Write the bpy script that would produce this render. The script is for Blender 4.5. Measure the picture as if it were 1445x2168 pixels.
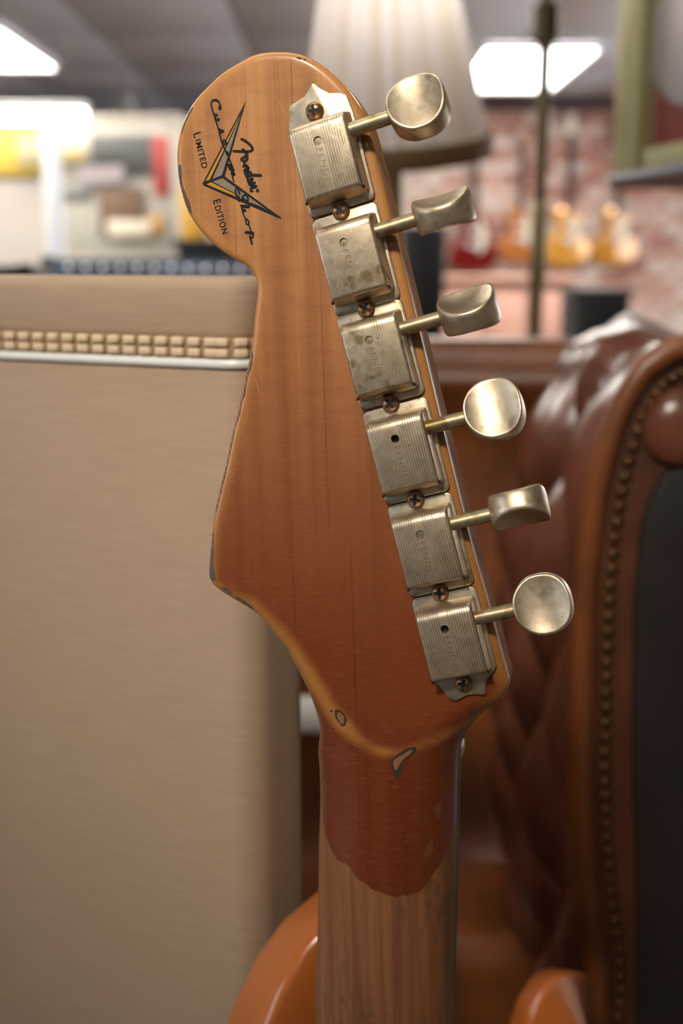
import bpy, bmesh, math, random
import numpy as np
from mathutils import Vector, Matrix
from mathutils.geometry import delaunay_2d_cdt

for o in list(bpy.data.objects):
    bpy.data.objects.remove(o)
scene = bpy.context.scene
COL = scene.collection
random.seed(4)

# ------------------------------------------------------------------ camera
LENS = 40.0
FPX = LENS / 36.0 * 2168.0
PITCH = math.atan(524.0 / FPX)
ZC = 0.965
CAM = Vector((0, 0, ZC))
FWD = Vector((0, math.cos(PITCH), -math.sin(PITCH)))
RGT = Vector((1, 0, 0))
UPV = Vector((0, math.sin(PITCH), math.cos(PITCH)))
FOCUS = 0.290

cd = bpy.data.cameras.new('camera')
cam = bpy.data.objects.new('camera', cd)
COL.objects.link(cam)
cd.sensor_fit = 'VERTICAL'
cd.sensor_height = 36.0
cd.sensor_width = 24.0
cd.lens = LENS
cd.clip_start = 0.01
cd.clip_end = 60
cd.dof.use_dof = True
cd.dof.focus_distance = FOCUS
cd.dof.aperture_fstop = 9.0
cam.location = CAM
cam.rotation_euler = (math.pi / 2 - PITCH, 0, 0)
scene.camera = cam

# ------------------------------------------------------------------ world, lights, exposure
w = bpy.data.worlds.new('world')
scene.world = w
w.use_nodes = True
w.node_tree.nodes['Background'].inputs[0].default_value = (0.55, 0.62, 0.75, 1)
w.node_tree.nodes['Background'].inputs[1].default_value = 0.3

scene.view_settings.view_transform = 'Standard'
scene.view_settings.look = 'None'
scene.view_settings.gamma = 1.0
scene.view_settings.use_curve_mapping = False
scene.view_settings.exposure = 0.08
scene.cycles.max_bounces = 4
scene.cycles.diffuse_bounces = 2
scene.cycles.glossy_bounces = 2
scene.cycles.transmission_bounces = 4
scene.cycles.caustics_reflective = False
scene.cycles.caustics_refractive = False
scene.cycles.use_light_tree = False
scene.cycles.use_adaptive_sampling = True
scene.cycles.adaptive_threshold = 0.08

CEIL = ZC + 1.25          # ceiling height
RX0, RX1, RY0, RY1 = -4.2, 4.0, -4.5, 10.4


def area(name, loc, target, sx, sy, power, col):
    l = bpy.data.lights.new(name, 'AREA')
    l.shape = 'RECTANGLE'
    l.size, l.size_y = sx, sy
    l.energy = power
    l.color = col
    o = bpy.data.objects.new(name, l)
    COL.objects.link(o)
    o.location = loc
    d = Vector(target) - Vector(loc)
    o.rotation_euler = d.to_track_quat('-Z', 'Y').to_euler()
    return o


# daylight through the shop window in the left wall, a little behind the photographer
area('window_daylight', (RX0 + 0.12, -1.2, 1.35), (0, -1.0, 1.25), 3.2, 1.45, 38, (0.78, 0.89, 1.0))
# added light at a made-up right-wall window, brightens brick wall and ceiling
area('added_side_light', (RX1 - 0.12, 6.0, 1.2), (-2.0, 7.2, 1.35), 3.4, 1.5, 95, (0.86, 0.92, 1.0))
# ceiling panels behind the photographer and out of frame over the shop floor
for px, py, pw in ((-0.3, 0.6, 7), (0.2, -2.4, 7), (-1.3, 2.4, 14), (1.2, 2.4, 14), (-1.7, 4.0, 58), (0.3, 5.2, 75), (2.5, 5.2, 90)):
    area('ceiling_panel_light', (px, py, CEIL - 0.03), (px, py, 0), 1.15, 0.55, pw, (1.0, 0.95, 0.86))
# added key spot with no known fixture; soft cone makes the top-to-bottom falloff
sp = bpy.data.lights.new('added_key_spot', 'SPOT')
sp.energy = 115
sp.spot_size = math.radians(21)
sp.spot_blend = 1.0
sp.shadow_soft_size = 0.12
sp.color = (1.0, 0.93, 0.82)
so = bpy.data.objects.new('added_key_spot', sp)
COL.objects.link(so)
so.location = (-0.45, -1.0, CEIL - 0.1)
so.rotation_euler = (Vector((-0.02, 0.29, ZC + 0.115)) - so.location).to_track_quat('-Z', 'Y').to_euler()


# ------------------------------------------------------------------ helpers
def ray(x, y):
    return FWD + RGT * ((x - 722.5) / FPX) + UPV * ((1084 - y) / FPX)


def P(x, y, Y):                      # point seen at a pixel, on the vertical plane Y
    d = ray(x, y)
    return CAM + d * (Y / d.y)


def PZ(x, y, z):                     # point seen at a pixel, on the horizontal plane z
    d = ray(x, y)
    return CAM + d * ((z - ZC) / d.z)


def link(name, me, m=None, parent=None):
    o = bpy.data.objects.new(name, me)
    COL.objects.link(o)
    if m is not None and me is not None:
        me.materials.clear()
        me.materials.append(m)
    if parent is not None:
        o.parent = parent
    return o


def empty(name, loc=(0, 0, 0), rz=0.0):
    o = bpy.data.objects.new(name, None)
    COL.objects.link(o)
    o.empty_display_size = 0.02
    o.location = loc
    o.rotation_euler = (0, 0, rz)
    return o


def tag(o, label, cat=None, group=None, kind=None):
    if label:
        o['label'] = label
    if cat:
        o['category'] = cat
    if group:
        o['group'] = group
    if kind:
        o['kind'] = kind
    return o


def mesh(verts, faces, smooth=True):
    me = bpy.data.meshes.new('m')
    me.from_pydata([tuple(v) for v in verts], [], [tuple(f) for f in faces])
    me.update()
    if smooth:
        me.polygons.foreach_set('use_smooth', [True] * len(me.polygons))
    return me


def bm_mesh(bm, smooth=True):
    bmesh.ops.recalc_face_normals(bm, faces=bm.faces)
    me = bpy.data.meshes.new('m')
    bm.to_mesh(me)
    bm.free()
    if smooth:
        me.polygons.foreach_set('use_smooth', [True] * len(me.polygons))
    return me


def sharp(me, deg=35):
    me.set_sharp_from_angle(angle=math.radians(deg))
    return me


def box(x0, x1, y0, y1, z0, z1, bev=0.0, seg=3):
    bm = bmesh.new()
    bmesh.ops.create_cube(bm, size=1)
    for v in bm.verts:
        v.co = Vector((x0 + (v.co.x + .5) * (x1 - x0), y0 + (v.co.y + .5) * (y1 - y0), z0 + (v.co.z + .5) * (z1 - z0)))
    if bev:
        bmesh.ops.bevel(bm, geom=bm.edges[:], offset=bev, segments=seg, profile=0.5, affect='EDGES')
    return bm_mesh(bm, smooth=bool(bev))


def prism(pts, depth, bev=0.0, seg=2, axis='Z'):
    """outline in XY (or XZ) extruded by depth, edges rounded"""
    bm = bmesh.new()
    if axis == 'Z':
        vs = [bm.verts.new((p[0], p[1], 0)) for p in pts]
    else:
        vs = [bm.verts.new((p[0], 0, p[1])) for p in pts]
    f = bm.faces.new(vs)
    r = bmesh.ops.extrude_face_region(bm, geom=[f])
    d = Vector((0, 0, depth)) if axis == 'Z' else Vector((0, depth, 0))
    top = [e for e in r['geom'] if isinstance(e, bmesh.types.BMVert)]
    bmesh.ops.translate(bm, vec=d, verts=top)
    bmesh.ops.recalc_face_normals(bm, faces=bm.faces)
    if bev:
        caps = [f for f in bm.faces if len(f.verts) == len(pts)]
        ed = set()
        for c in caps:
            ed.update(c.edges)
        bmesh.ops.bevel(bm, geom=list(ed), offset=bev, segments=seg, profile=0.5, affect='EDGES', clamp_overlap=True)
    me = bm_mesh(bm)
    return sharp(me, 40)


def lathe(prof, n=24, loc=(0, 0, 0)):
    """profile of (radius, z) around Z"""
    vs, fs = [], []
    for r, z in prof:
        for k in range(n):
            a = 2 * math.pi * k / n
            vs.append((loc[0] + r * math.cos(a), loc[1] + r * math.sin(a), loc[2] + z))
    for i in range(len(prof) - 1):
        for k in range(n):
            k2 = (k + 1) % n
            fs.append((i * n + k, i * n + k2, (i + 1) * n + k2, (i + 1) * n + k))
    fs.append(tuple(reversed(range(n))))
    fs.append(tuple(range((len(prof) - 1) * n, len(prof) * n)))
    return sharp(mesh(vs, fs), 40)


def sweep(path, sec, up=Vector((0, 0, 1)), closed=False, scales=None, caps=True):
    """section points (a,b) swept along path; a along side, b along up-ish"""
    path = [Vector(p) for p in path]
    n, k = len(path), len(sec)
    vs, fs = [], []
    for i, p in enumerate(path):
        if closed:
            t = (path[(i + 1) % n] - path[i - 1])
        else:
            t = path[min(i + 1, n - 1)] - path[max(i - 1, 0)]
        t.normalize()
        s = t.cross(up).normalized()
        b = s.cross(t).normalized()
        sc = scales[i] if scales else 1.0
        for (a, c) in sec:
            vs.append(p + s * a * sc + b * c * sc)
    for i in range(n if closed else n - 1):
        j = (i + 1) % n
        for q in range(k):
            q2 = (q + 1) % k
            fs.append((i * k + q, i * k + q2, j * k + q2, j * k + q))
    if not closed and caps:
        fs.append(tuple(range(k))[::-1])
        fs.append(tuple(range((n - 1) * k, n * k)))
    bm = bmesh.new()
    me = mesh(vs, fs)
    bm.from_mesh(me)
    return sharp(bm_mesh(bm), 45)


def circ(r, n=12, rx=None):
    return [(r * math.cos(2 * math.pi * i / n), (rx or r) * math.sin(2 * math.pi * i / n)) for i in range(n)]


def rrect(a, b, r, n=4):
    out = []
    for cx, cy, a0 in ((a - r, b - r, 0), (-a + r, b - r, 90), (-a + r, -b + r, 180), (a - r, -b + r, 270)):
        for i in range(n + 1):
            t = math.radians(a0 + 90 * i / n)
            out.append((cx + r * math.cos(t), cy + r * math.sin(t)))
    return out


def catmull(pts, step, closed=False):
    pts = [np.array(p, float) for p in pts]
    n = len(pts)
    out = []
    rng = range(n) if closed else range(n - 1)
    for i in rng:
        p1, p2 = pts[i], pts[(i + 1) % n]
        p0 = pts[i - 1] if (closed or i > 0) else p1 - (p2 - p1)
        p3 = pts[(i + 2) % n] if (closed or i + 2 < n) else p2 + (p2 - p1)
        m = max(1, int(np.linalg.norm(p2 - p1) / step))
        for q in range(m):
            t = q / m
            out.append(0.5 * ((2 * p1) + (-p0 + p2) * t + (2 * p0 - 5 * p1 + 4 * p2 - p3) * t * t + (-p0 + 3 * p1 - 3 * p2 + p3) * t ** 3))
    if not closed:
        out.append(pts[-1])
    return out


# ------------------------------------------------------------------ materials
def srgb(r, g, b):
    def f(c):
        c /= 255.0
        return c / 12.92 if c <= 0.04045 else ((c + 0.055) / 1.055) ** 2.4
    return (f(r), f(g), f(b), 1)


class NT:
    def __init__(self, name):
        self.m = bpy.data.materials.new(name)
        self.m.use_nodes = True
        self.t = self.m.node_tree
        self.bsdf = self.t.nodes['Principled BSDF']

    def n(self, kind, **kw):
        nd = self.t.nodes.new(kind)
        for k, v in kw.items():
            if k == 'inp':
                for a, b in v.items():
                    if isinstance(b, bpy.types.NodeSocket):
                        self.t.links.new(b, nd.inputs[a])
                    else:
                        nd.inputs[a].default_value = b
            else:
                setattr(nd, k, v)
        return nd

    def math(self, op, a, b=None, clamp=False):
        nd = self.n('ShaderNodeMath', operation=op, use_clamp=clamp)
        for i, x in enumerate((a, b)):
            if x is None:
                continue
            if isinstance(x, bpy.types.NodeSocket):
                self.t.links.new(x, nd.inputs[i])
            else:
                nd.inputs[i].default_value = x
        return nd.outputs[0]

    def mix(self, fac, a, b, blend='MIX'):
        nd = self.n('ShaderNodeMix', data_type='RGBA', blend_type=blend)
        for i, x in ((0, fac), (6, a), (7, b)):
            if isinstance(x, bpy.types.NodeSocket):
                self.t.links.new(x, nd.inputs[i])
            else:
                nd.inputs[i].default_value = x
        return nd.outputs[2]

    def ramp(self, fac, lo, hi):
        nd = self.n('ShaderNodeMapRange', inp={0: fac, 1: lo, 2: hi, 3: 0.0, 4: 1.0})
        nd.interpolation_type = 'SMOOTHSTEP'
        return nd.outputs[0]

    def coords(self, scale=(1, 1, 1), kind='Object', rot=(0, 0, 0)):
        tc = self.n('ShaderNodeTexCoord')
        mp = self.n('ShaderNodeMapping', inp={'Scale': scale, 'Rotation': rot, 'Vector': tc.outputs[kind]})
        return mp.outputs[0]

    def noise(self, vec, scale, detail=4, rough=0.55):
        return self.n('ShaderNodeTexNoise', inp={'Vector': vec, 'Scale': scale, 'Detail': detail, 'Roughness': rough}).outputs[0]

    def bump(self, h, strength, dist):
        nd = self.n('ShaderNodeBump', inp={'Height': h, 'Strength': strength, 'Distance': dist})
        self.t.links.new(nd.outputs[0], self.bsdf.inputs['Normal'])

    def set(self, **kw):
        for k, v in kw.items():
            k = {'color': 'Base Color', 'rough': 'Roughness', 'metal': 'Metallic', 'coat': 'Coat Weight', 'coat_rough': 'Coat Roughness',
                 'emit': 'Emission Color', 'emit_s': 'Emission Strength', 'trans': 'Transmission Weight', 'spec': 'Specular IOR Level', 'alpha': 'Alpha',
                 'sheen': 'Sheen Weight'}[k]
            if isinstance(v, bpy.types.NodeSocket):
                self.t.links.new(v, self.bsdf.inputs[k])
            else:
                self.bsdf.inputs[k].default_value = v
        return self.m


def plain(name, rgb, rough=0.5, metal=0.0, var=0.12, scale=60, bump=0.0, coat=0.0, coords='Object', bdist=0.0005, spec=0.5):
    t = NT(name)
    c = srgb(*rgb)
    v = t.coords(kind=coords)
    nz = t.noise(v, scale)
    lo = tuple(x * (1 - var) for x in c[:3]) + (1,)
    hi = tuple(min(1, x * (1 + var)) for x in c[:3]) + (1,)
    t.set(color=t.mix(nz, lo, hi), rough=rough, metal=metal, coat=coat, spec=spec)
    if bump:
        t.bump(nz, bump, bdist)
    return t.m


def emitter(name, rgb, s):
    t = NT(name)
    t.set(color=(0.8, 0.8, 0.8, 1), emit=srgb(*rgb), emit_s=s)
    return t.m


# headstock and neck wood: amber lacquer over figured maple, bare rubbed wood on the neck
def wood_material():
    t = NT('lacquered_maple')
    tc = t.n('ShaderNodeTexCoord').outputs['Object']
    sep = t.n('ShaderNodeSeparateXYZ', inp={0: tc})
    edge = t.n('ShaderNodeAttribute', attribute_name='edge').outputs['Fac']
    bare = t.n('ShaderNodeAttribute', attribute_name='bare').outputs['Fac']
    worn = t.n('ShaderNodeAttribute', attribute_name='side_gloss_cut').outputs['Fac']      # headstock side walls, made rougher and less glossy to dim a bright reflection

    def mapped(s, rot=0.0):
        return t.n('ShaderNodeMapping', inp={'Vector': tc, 'Scale': s, 'Rotation': (0, 0, rot)}).outputs[0]
    big = t.noise(mapped((1, 1, 0.3)), 16, 2)
    broad = t.noise(mapped((170, 4, 4)), 1.0, 3)            # wide growth bands, along the neck
    lines = t.noise(mapped((700, 5, 8)), 1.0, 2)            # fine dark growth lines
    flame = t.noise(mapped((240, 1300, 40), 0.04), 1.0, 2)   # silky cross figure
    flame2 = t.noise(mapped((80, 300, 20)), 1.0, 3)
    pores = t.noise(mapped((900, 2600, 400), 0.5), 1.0, 2)
    # tint: amber tip, redder towards the nut, with the light's downward falloff painted in
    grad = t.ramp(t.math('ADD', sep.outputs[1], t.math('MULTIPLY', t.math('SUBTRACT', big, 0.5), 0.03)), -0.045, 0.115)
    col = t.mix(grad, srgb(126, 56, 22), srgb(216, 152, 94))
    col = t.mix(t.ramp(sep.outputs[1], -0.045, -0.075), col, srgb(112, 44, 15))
    col = t.mix(t.ramp(broad, 0.35, 0.7), col, t.mix(0.5, col, srgb(120, 62, 26)), 'MIX')
    dl = t.ramp(lines, 0.60, 0.72)
    col = t.mix(t.math('MULTIPLY', dl, 0.5), col, srgb(92, 42, 18))
    col = t.mix(t.math('MULTIPLY', t.ramp(flame2, 0.42, 0.75), 0.20), col, srgb(116, 56, 24))
    col = t.mix(t.math('MULTIPLY', t.ramp(flame, 0.45, 0.8), 0.13), col, srgb(206, 130, 70))
    col = t.mix(t.math('MULTIPLY', t.ramp(pores, 0.56, 0.7), 0.2), col, srgb(112, 58, 28))
    # lacquer thinned along the edges
    wob = t.math('MULTIPLY', t.math('SUBTRACT', t.noise(mapped((1, 1, 1)), 130, 3), 0.5), 3.4)
    ew = t.ramp(t.math('ADD', edge, wob), 4.2, 0.2)
    col = t.mix(t.math('MULTIPLY', ew, 0.62), col, srgb(204, 140, 70))
    # bare neck
    bn = t.noise(mapped((300, 10, 30)), 1.0, 4)
    bcol = t.mix(t.ramp(bn, 0.3, 0.7), srgb(126, 76, 44), srgb(160, 104, 64))
    smk = t.math('MULTIPLY', t.noise(mapped((50, 24, 10)), 1.0, 4), t.noise(mapped((500, 160, 30)), 1.0, 3))
    bcol = t.mix(t.math('MULTIPLY', t.ramp(smk, 0.26, 0.40), 0.5), bcol, srgb(84, 64, 48))
    jag = t.math('MULTIPLY', t.math('SUBTRACT', t.noise(mapped((260, 60, 60)), 1.0, 2), 0.5), 3.0)
    bm_ = t.ramp(t.math('ADD', bare, jag), -0.25, 0.25)
    col = t.mix(bm_, col, bcol)
    rough = t.math('ADD', t.math('MULTIPLY', bm_, 0.22), 0.38)
    coat = t.math('MULTIPLY', t.math('SUBTRACT', 1.0, bm_), 0.30)
    rough = t.math('ADD', rough, t.math('MULTIPLY', worn, 0.35))  # side walls dulled from here on to weaken their reflection
    coat = t.math('MULTIPLY', coat, t.math('SUBTRACT', 1.0, worn))
    spec = t.math('SUBTRACT', 0.4, t.math('MULTIPLY', worn, 0.25))
    t.set(color=col, rough=rough, coat=coat, coat_rough=0.12, spec=spec)
    hgt = t.math('ADD', t.math('MULTIPLY', flame, 0.5), t.math('ADD', pores, t.math('MULTIPLY', bm_, -3.0)))
    t.bump(hgt, 0.12, 0.00005)
    return t.m


def nickel(name, grooves, stain, base=(216, 196, 170)):
    t = NT(name)
    tc = t.n('ShaderNodeTexCoord').outputs['Object']
    sep = t.n('ShaderNodeSeparateXYZ', inp={0: tc})
    oi = t.n('ShaderNodeObjectInfo').outputs['Random']
    off = t.n('ShaderNodeCombineXYZ', inp={0: oi, 1: oi, 2: oi}).outputs[0]
    tv = t.n('ShaderNodeVectorMath', operation='ADD', inp={0: tc, 1: off}).outputs[0]
    n1 = t.noise(tv, 210, 5)
    n2 = t.noise(tv, 700, 4)
    n3 = t.noise(tv, 1900, 3)
    brush = t.noise(t.n('ShaderNodeMapping', inp={'Vector': tv, 'Scale': (3000, 150, 150)}).outputs[0], 1.0, 2)
    col = t.mix(t.ramp(n1, 0.3, 0.7), srgb(base[0] - 12, base[1] - 14, base[2] - 20), srgb(base[0] + 14, base[1] + 14, base[2] + 14))
    col = t.mix(t.math('MULTIPLY', t.ramp(n1, 0.50, 0.68), stain), col, srgb(140, 112, 58))
    pit = t.math('MULTIPLY', t.ramp(n3, 0.62, 0.7), t.ramp(n2, 0.48, 0.62))
    col = t.mix(t.math('MULTIPLY', pit, 0.75), col, srgb(74, 62, 38))
    rough = t.math('ADD', t.math('MULTIPLY', n2, 0.26), 0.28)
    h = t.math('ADD', t.math('MULTIPLY', brush, 0.35), t.math('MULTIPLY', pit, -1.2))
    if grooves:
        # engraved lines along the cover, left out on the plain middle strip, worn in patches
        ph = t.math('FRACT', t.math('MULTIPLY', sep.outputs[0], 1.0 / 0.00062))
        tri = t.math('ABSOLUTE', t.math('SUBTRACT', ph, 0.5))
        line = t.ramp(tri, 0.22, 0.06)
        strip = t.ramp(t.math('ABSOLUTE', t.math('ADD', sep.outputs[0], -0.0001)), 0.00085, 0.00100)
        below = t.ramp(t.math('ABSOLUTE', t.math('ADD', sep.outputs[0], 0.0068)), 0.0002, 0.0006)
        wear = t.ramp(t.math('ADD', t.noise(t.n('ShaderNodeMapping', inp={'Vector': tv, 'Scale': (1, 0.6, 1)}).outputs[0], 130, 3),
                             t.math('MULTIPLY', t.math('SUBTRACT', n2, 0.5), 0.5)), grooves, grooves + 0.16)
        top = t.ramp(sep.outputs[2], 0.0055, 0.0062)
        g = t.math('MULTIPLY', t.math('MULTIPLY', line, strip), t.math('MULTIPLY', wear, top))
        g = t.math('MULTIPLY', g, below)
        col = t.mix(t.math('MULTIPLY', g, 0.62), col, srgb(84, 72, 46))
        h = t.math('ADD', h, t.math('MULTIPLY', g, -2.0))
    t.set(color=col, metal=0.88, rough=rough)
    t.bump(h, 0.35, 0.00006)
    return t.m


def leather(name, rgb, rough=0.38, var=0.35):
    t = NT(name)
    v = t.coords()
    c = srgb(*rgb)
    n1 = t.noise(v, 14, 5)
    n2 = t.noise(v, 420, 3)
    lo = tuple(x * (1 - var) for x in c[:3]) + (1,)
    hi = tuple(x * (1 + var) for x in c[:3]) + (1,)
    t.set(color=t.mix(t.ramp(n1, 0.3, 0.7), lo, hi), rough=rough, coat=0.15, coat_rough=0.25)
    t.bump(n2, 0.25, 0.0006)
    return t.m


def woven(name, rgb):
    t = NT(name)
    c = srgb(*rgb)
    v = t.coords((45, 45, 900))
    n1 = t.noise(v, 1.0, 4)
    n2 = t.noise(t.coords((900, 900, 900)), 1.0, 2)
    n3 = t.noise(t.coords((1, 1, 1)), 9, 3)
    col = t.mix(t.ramp(n1, 0.3, 0.75), tuple(x * 0.94 for x in c[:3]) + (1,), tuple(min(1, x * 1.08) for x in c[:3]) + (1,))
    col = t.mix(t.math('MULTIPLY', t.ramp(n3, 0.35, 0.7), 0.25), col, tuple(x * k for x, k in zip(c[:3], (1.05, .95, .9))) + (1,))
    t.set(color=col, rough=0.62, spec=0.35)
    t.bump(t.math('ADD', n1, t.math('MULTIPLY', n2, 0.4)), 0.15, 0.0003)
    return t.m


M = {}
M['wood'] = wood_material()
M['cover_lined'] = nickel('lined_nickel', 0.34, 0.35)
M['cover_worn'] = nickel('worn_lined_nickel', 0.52, 0.8)
M['nickel'] = nickel('aged_nickel', 0, 0.5)
M['plate'] = nickel('tarnished_nickel', 0, 0.75, (196, 182, 160))
M['shaft'] = nickel('rusty_nickel', 0, 0.9, (186, 170, 140))
M['bronze'] = plain('bronze_screw', (170, 130, 94), 0.35, 0.85, 0.3, 900, coords='Object')
M['black'] = plain('black_recess', (12, 10, 9), 0.6, 0, 0.2)
M['ink'] = plain('decal_ink', (26, 24, 24), 0.35, 0, 0.1)
M['gold_ink'] = plain('decal_gold', (206, 146, 40), 0.35, 0.1, 0.12, 700)
M['grey_ink'] = plain('decal_grey', (150, 130, 108), 0.35, 0, 0.12, 900)
M['chip'] = plain('bare_chip', (96, 82, 76), 0.65, 0, 0.4, 700)
M['chip_dark'] = plain('chip_rim', (58, 46, 38), 0.6, 0, 0.4, 800)
M['chip_pale'] = plain('pale_dent', (124, 76, 42), 0.5, 0, 0.3, 900)
M['scratch'] = plain('pale_scratch', (206, 146, 92), 0.4)
M['bone'] = plain('bone_nut', (214, 200, 176), 0.4)
M['rosewood'] = plain('rosewood', (58, 36, 26), 0.55, 0, 0.4, 90)

# ================================================================== THE ROOM
floor = link('floor', box(RX0, RX1, RY0, RY1, -0.05, 0), plain('floor_boards', (122, 108, 96), 0.45, 0, 0.3, 6))
tag(floor, 'brown wooden shop floor', kind='structure')
m_wallblue = plain('blue_grey_paint', (160, 168, 194), 0.8, 0, 0.05, 3)
m_wallpale = plain('pale_plaster', (196, 188, 182), 0.85, 0, 0.06, 3)
o = link('wall_back', box(RX0, RX1, RY1, RY1 + 0.1, 0, CEIL), m_wallblue)
tag(o, 'blue-grey painted wall at the far end of the shop', kind='structure')
bm = bmesh.new()
for (y0, y1, z0, z1) in ((RY0, 4.2, 0, CEIL), (7.8, RY1, 0, CEIL), (4.2, 7.8, 0, 0.4), (4.2, 7.8, 2.0, CEIL)):
    r = bmesh.ops.create_cube(bm, size=1)
    for v in r['verts']:
        v.co = Vector((RX1 + (v.co.x + .5) * 0.1, y0 + (v.co.y + .5) * (y1 - y0), z0 + (v.co.z + .5) * (z1 - z0)))
o = link('wall_right', bm_mesh(bm, False), m_wallpale)
tag(o, 'pale plaster side wall on the right', kind='structure')
o = link('wall_front', box(RX0, RX1, RY0 - 0.1, RY0, 0, CEIL), m_wallpale)
tag(o, 'pale plaster wall behind the photographer', kind='structure')
# left wall with the window opening
WY0, WY1, WZ0, WZ1 = -2.9, 0.5, 0.55, 2.05
bm = bmesh.new()
for (y0, y1, z0, z1) in ((RY0, WY0, 0, CEIL), (WY1, RY1, 0, CEIL), (WY0, WY1, 0, WZ0), (WY0, WY1, WZ1, CEIL)):
    r = bmesh.ops.create_cube(bm, size=1)
    for v in r['verts']:
        v.co = Vector((RX0 - 0.1 + (v.co.x + .5) * 0.1, y0 + (v.co.y + .5) * (y1 - y0), z0 + (v.co.z + .5) * (z1 - z0)))
o = link('wall_left', bm_mesh(bm, False), m_wallpale)
tag(o, 'pale plaster side wall with the shop window', kind='structure')
wn = link('window_1', sweep([(RX0 - 0.03, WY0, WZ0), (RX0 - 0.03, WY1, WZ0), (RX0 - 0.03, WY1, WZ1), (RX0 - 0.03, WY0, WZ1)],
                            rrect(0.03, 0.03, 0.004, 1), up=Vector((1, 0, 0)), closed=True), plain('white_frame', (225, 225, 222), 0.5))
tag(wn, 'white framed shop window in the left wall', kind='structure')
for k in (1, 2):
    yy = WY0 + (WY1 - WY0) * k / 3
    link('mullion', box(RX0 - 0.05, RX0 - 0.01, yy - 0.025, yy + 0.025, WZ0, WZ1), wn.data.materials[0], wn)
tg = NT('window_glass')
tg.set(color=(1, 1, 1, 1), rough=0.0, trans=1.0)
for k in range(3):
    a, b = WY0 + (WY1 - WY0) * k / 3, WY0 + (WY1 - WY0) * (k + 1) / 3
    link('pane', box(RX0 - 0.034, RX0 - 0.030, a, b, WZ0, WZ1), tg.m, wn)

wn2 = link('added_window', sweep([(RX1 + 0.03, 4.2, 0.4), (RX1 + 0.03, 7.8, 0.4), (RX1 + 0.03, 7.8, 2.0), (RX1 + 0.03, 4.2, 2.0)],
                             rrect(0.03, 0.03, 0.004, 1), up=Vector((1, 0, 0)), closed=True), wn.data.materials[0])
tag(wn2, 'added white framed window in the right wall, out of view', kind='structure')  # unseen window added to go with the light on the bricks
link('pane', box(RX1 + 0.028, RX1 + 0.032, 4.2, 7.8, 0.4, 2.0), tg.m, wn2)

# ceiling with its tiles
m_tile = plain('ceiling_tile', (204, 202, 208), 0.9, 0, 0.06, 40)
ceil = link('ceiling', box(RX0, RX1, RY0, RY1, CEIL + 0.012, CEIL + 0.08), plain('ceiling_grid', (92, 90, 92), 0.8))
tag(ceil, 'grey suspended ceiling of large square-edged tiles', kind='structure')
# fixtures: where the tiles give way to lit panels
PA = PZ(60, 95, CEIL)
PB = PZ(1105, 143, CEIL)
fixtures = [(PZ(125, 138, CEIL).x - 0.34, (PZ(92, 50, CEIL).y + PZ(125, 138, CEIL).y) / 2, (PZ(125, 138, CEIL).y - PZ(92, 50, CEIL).y) / 2),
            (PB.x, PB.y, (PZ(1100, 188, CEIL).y - PZ(1100, 99, CEIL).y) / 2)]
TW, TL = 0.8, 1.2
tile_me = box(-TW / 2 + .008, TW / 2 - .008, -TL / 2 + .008, TL / 2 - .008, 0, 0.014, 0.003, 1)
tile_me.materials.append(m_tile)
x = -3.35
while x < RX1 - 0.3:
    y = 2.6
    while y < RY1 - 0.3:
        t = link('ceiling_tile', tile_me, None, ceil)
        t.location = (x, y, CEIL)
        y += TL
    x += TW
m_panel = emitter('panel_light', (255, 252, 246), 9.0)
m_rim = plain('white_metal_rim', (215, 215, 215), 0.5)
LAB = ['bright rectangular ceiling light panel at the upper left above the tan case',
       'bright rectangular ceiling light panel behind the brass pole']
for i, (fx, fy, fl) in enumerate(fixtures):
    f = empty('ceiling_light', (fx, fy, CEIL - 0.02))
    hw, hl = (0.34, fl)
    link('diffuser', box(-hw + .02, hw - .02, -hl + .02, hl - .02, -0.004, 0.004, 0.002, 1), m_panel, f)
    link('rim', sweep([(-hw, -hl, 0), (hw, -hl, 0), (hw, hl, 0), (-hw, hl, 0)], rrect(.012, .012, .002, 1), closed=True), m_rim, f)
    tag(f, LAB[i], 'ceiling light')

# brick wall at the right, with its dark soffit
BY = 9.3
bx0 = P(770, 400, BY).x
bx1 = RX1
btop = P(1100, 232, BY).z
bw = link('wall_brick', box(bx0, bx1, BY + 0.006, BY + 0.2, 0, btop), plain('pink_mortar', (226, 208, 198), 0.9, 0, 0.1, 30))
tag(bw, 'pale washed brick wall behind the hanging guitars', kind='structure')
brick_mats = [plain('brick_%d' % i, c, 0.85, 0, 0.18, 25) for i, c in enumerate(
    [(206, 160, 142), (222, 190, 174), (190, 134, 116), (230, 208, 194), (178, 120, 108), (216, 176, 162), (224, 198, 188)])]
BWD, BHT = 0.25, 0.095
bmes = []
for k, mm in enumerate(brick_mats):
    me = box(0, BWD - 0.014, -0.016, 0.02, 0, BHT - 0.014, 0.004, 1)
    me.materials.append(mm)
    bmes.append(me)
row = 0
zz = btop - BHT
while zz > 0.45:
    xx = bx0 + (-(BWD / 2) if row % 2 else 0) + 0.005
    while xx < bx0 + 3.2 and xx + BWD < bx1:
        if xx >= bx0 and not (zz < 0.9 and xx > 2.6):
            b = link('brick', random.choice(bmes), None, bw)
            b.location = (xx, BY + random.uniform(-.004, .002), zz)
        xx += BWD
    zz -= BHT
    row += 1
sf = link('trim_1', box(bx0 - 0.02, bx1, BY - 0.1, BY + 0.2, btop, btop + 0.075, 0.004, 1), plain('dark_maroon_trim', (74, 50, 54), 0.7))
tag(sf, 'dark maroon trim along the top of the brick wall', kind='structure')
bk = link('wall_bulkhead', box(bx0 - 0.02, bx1, BY - 0.02, BY + 0.2, btop + 0.075, CEIL), plain('bulkhead_paint', (150, 144, 146), 0.9))
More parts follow.
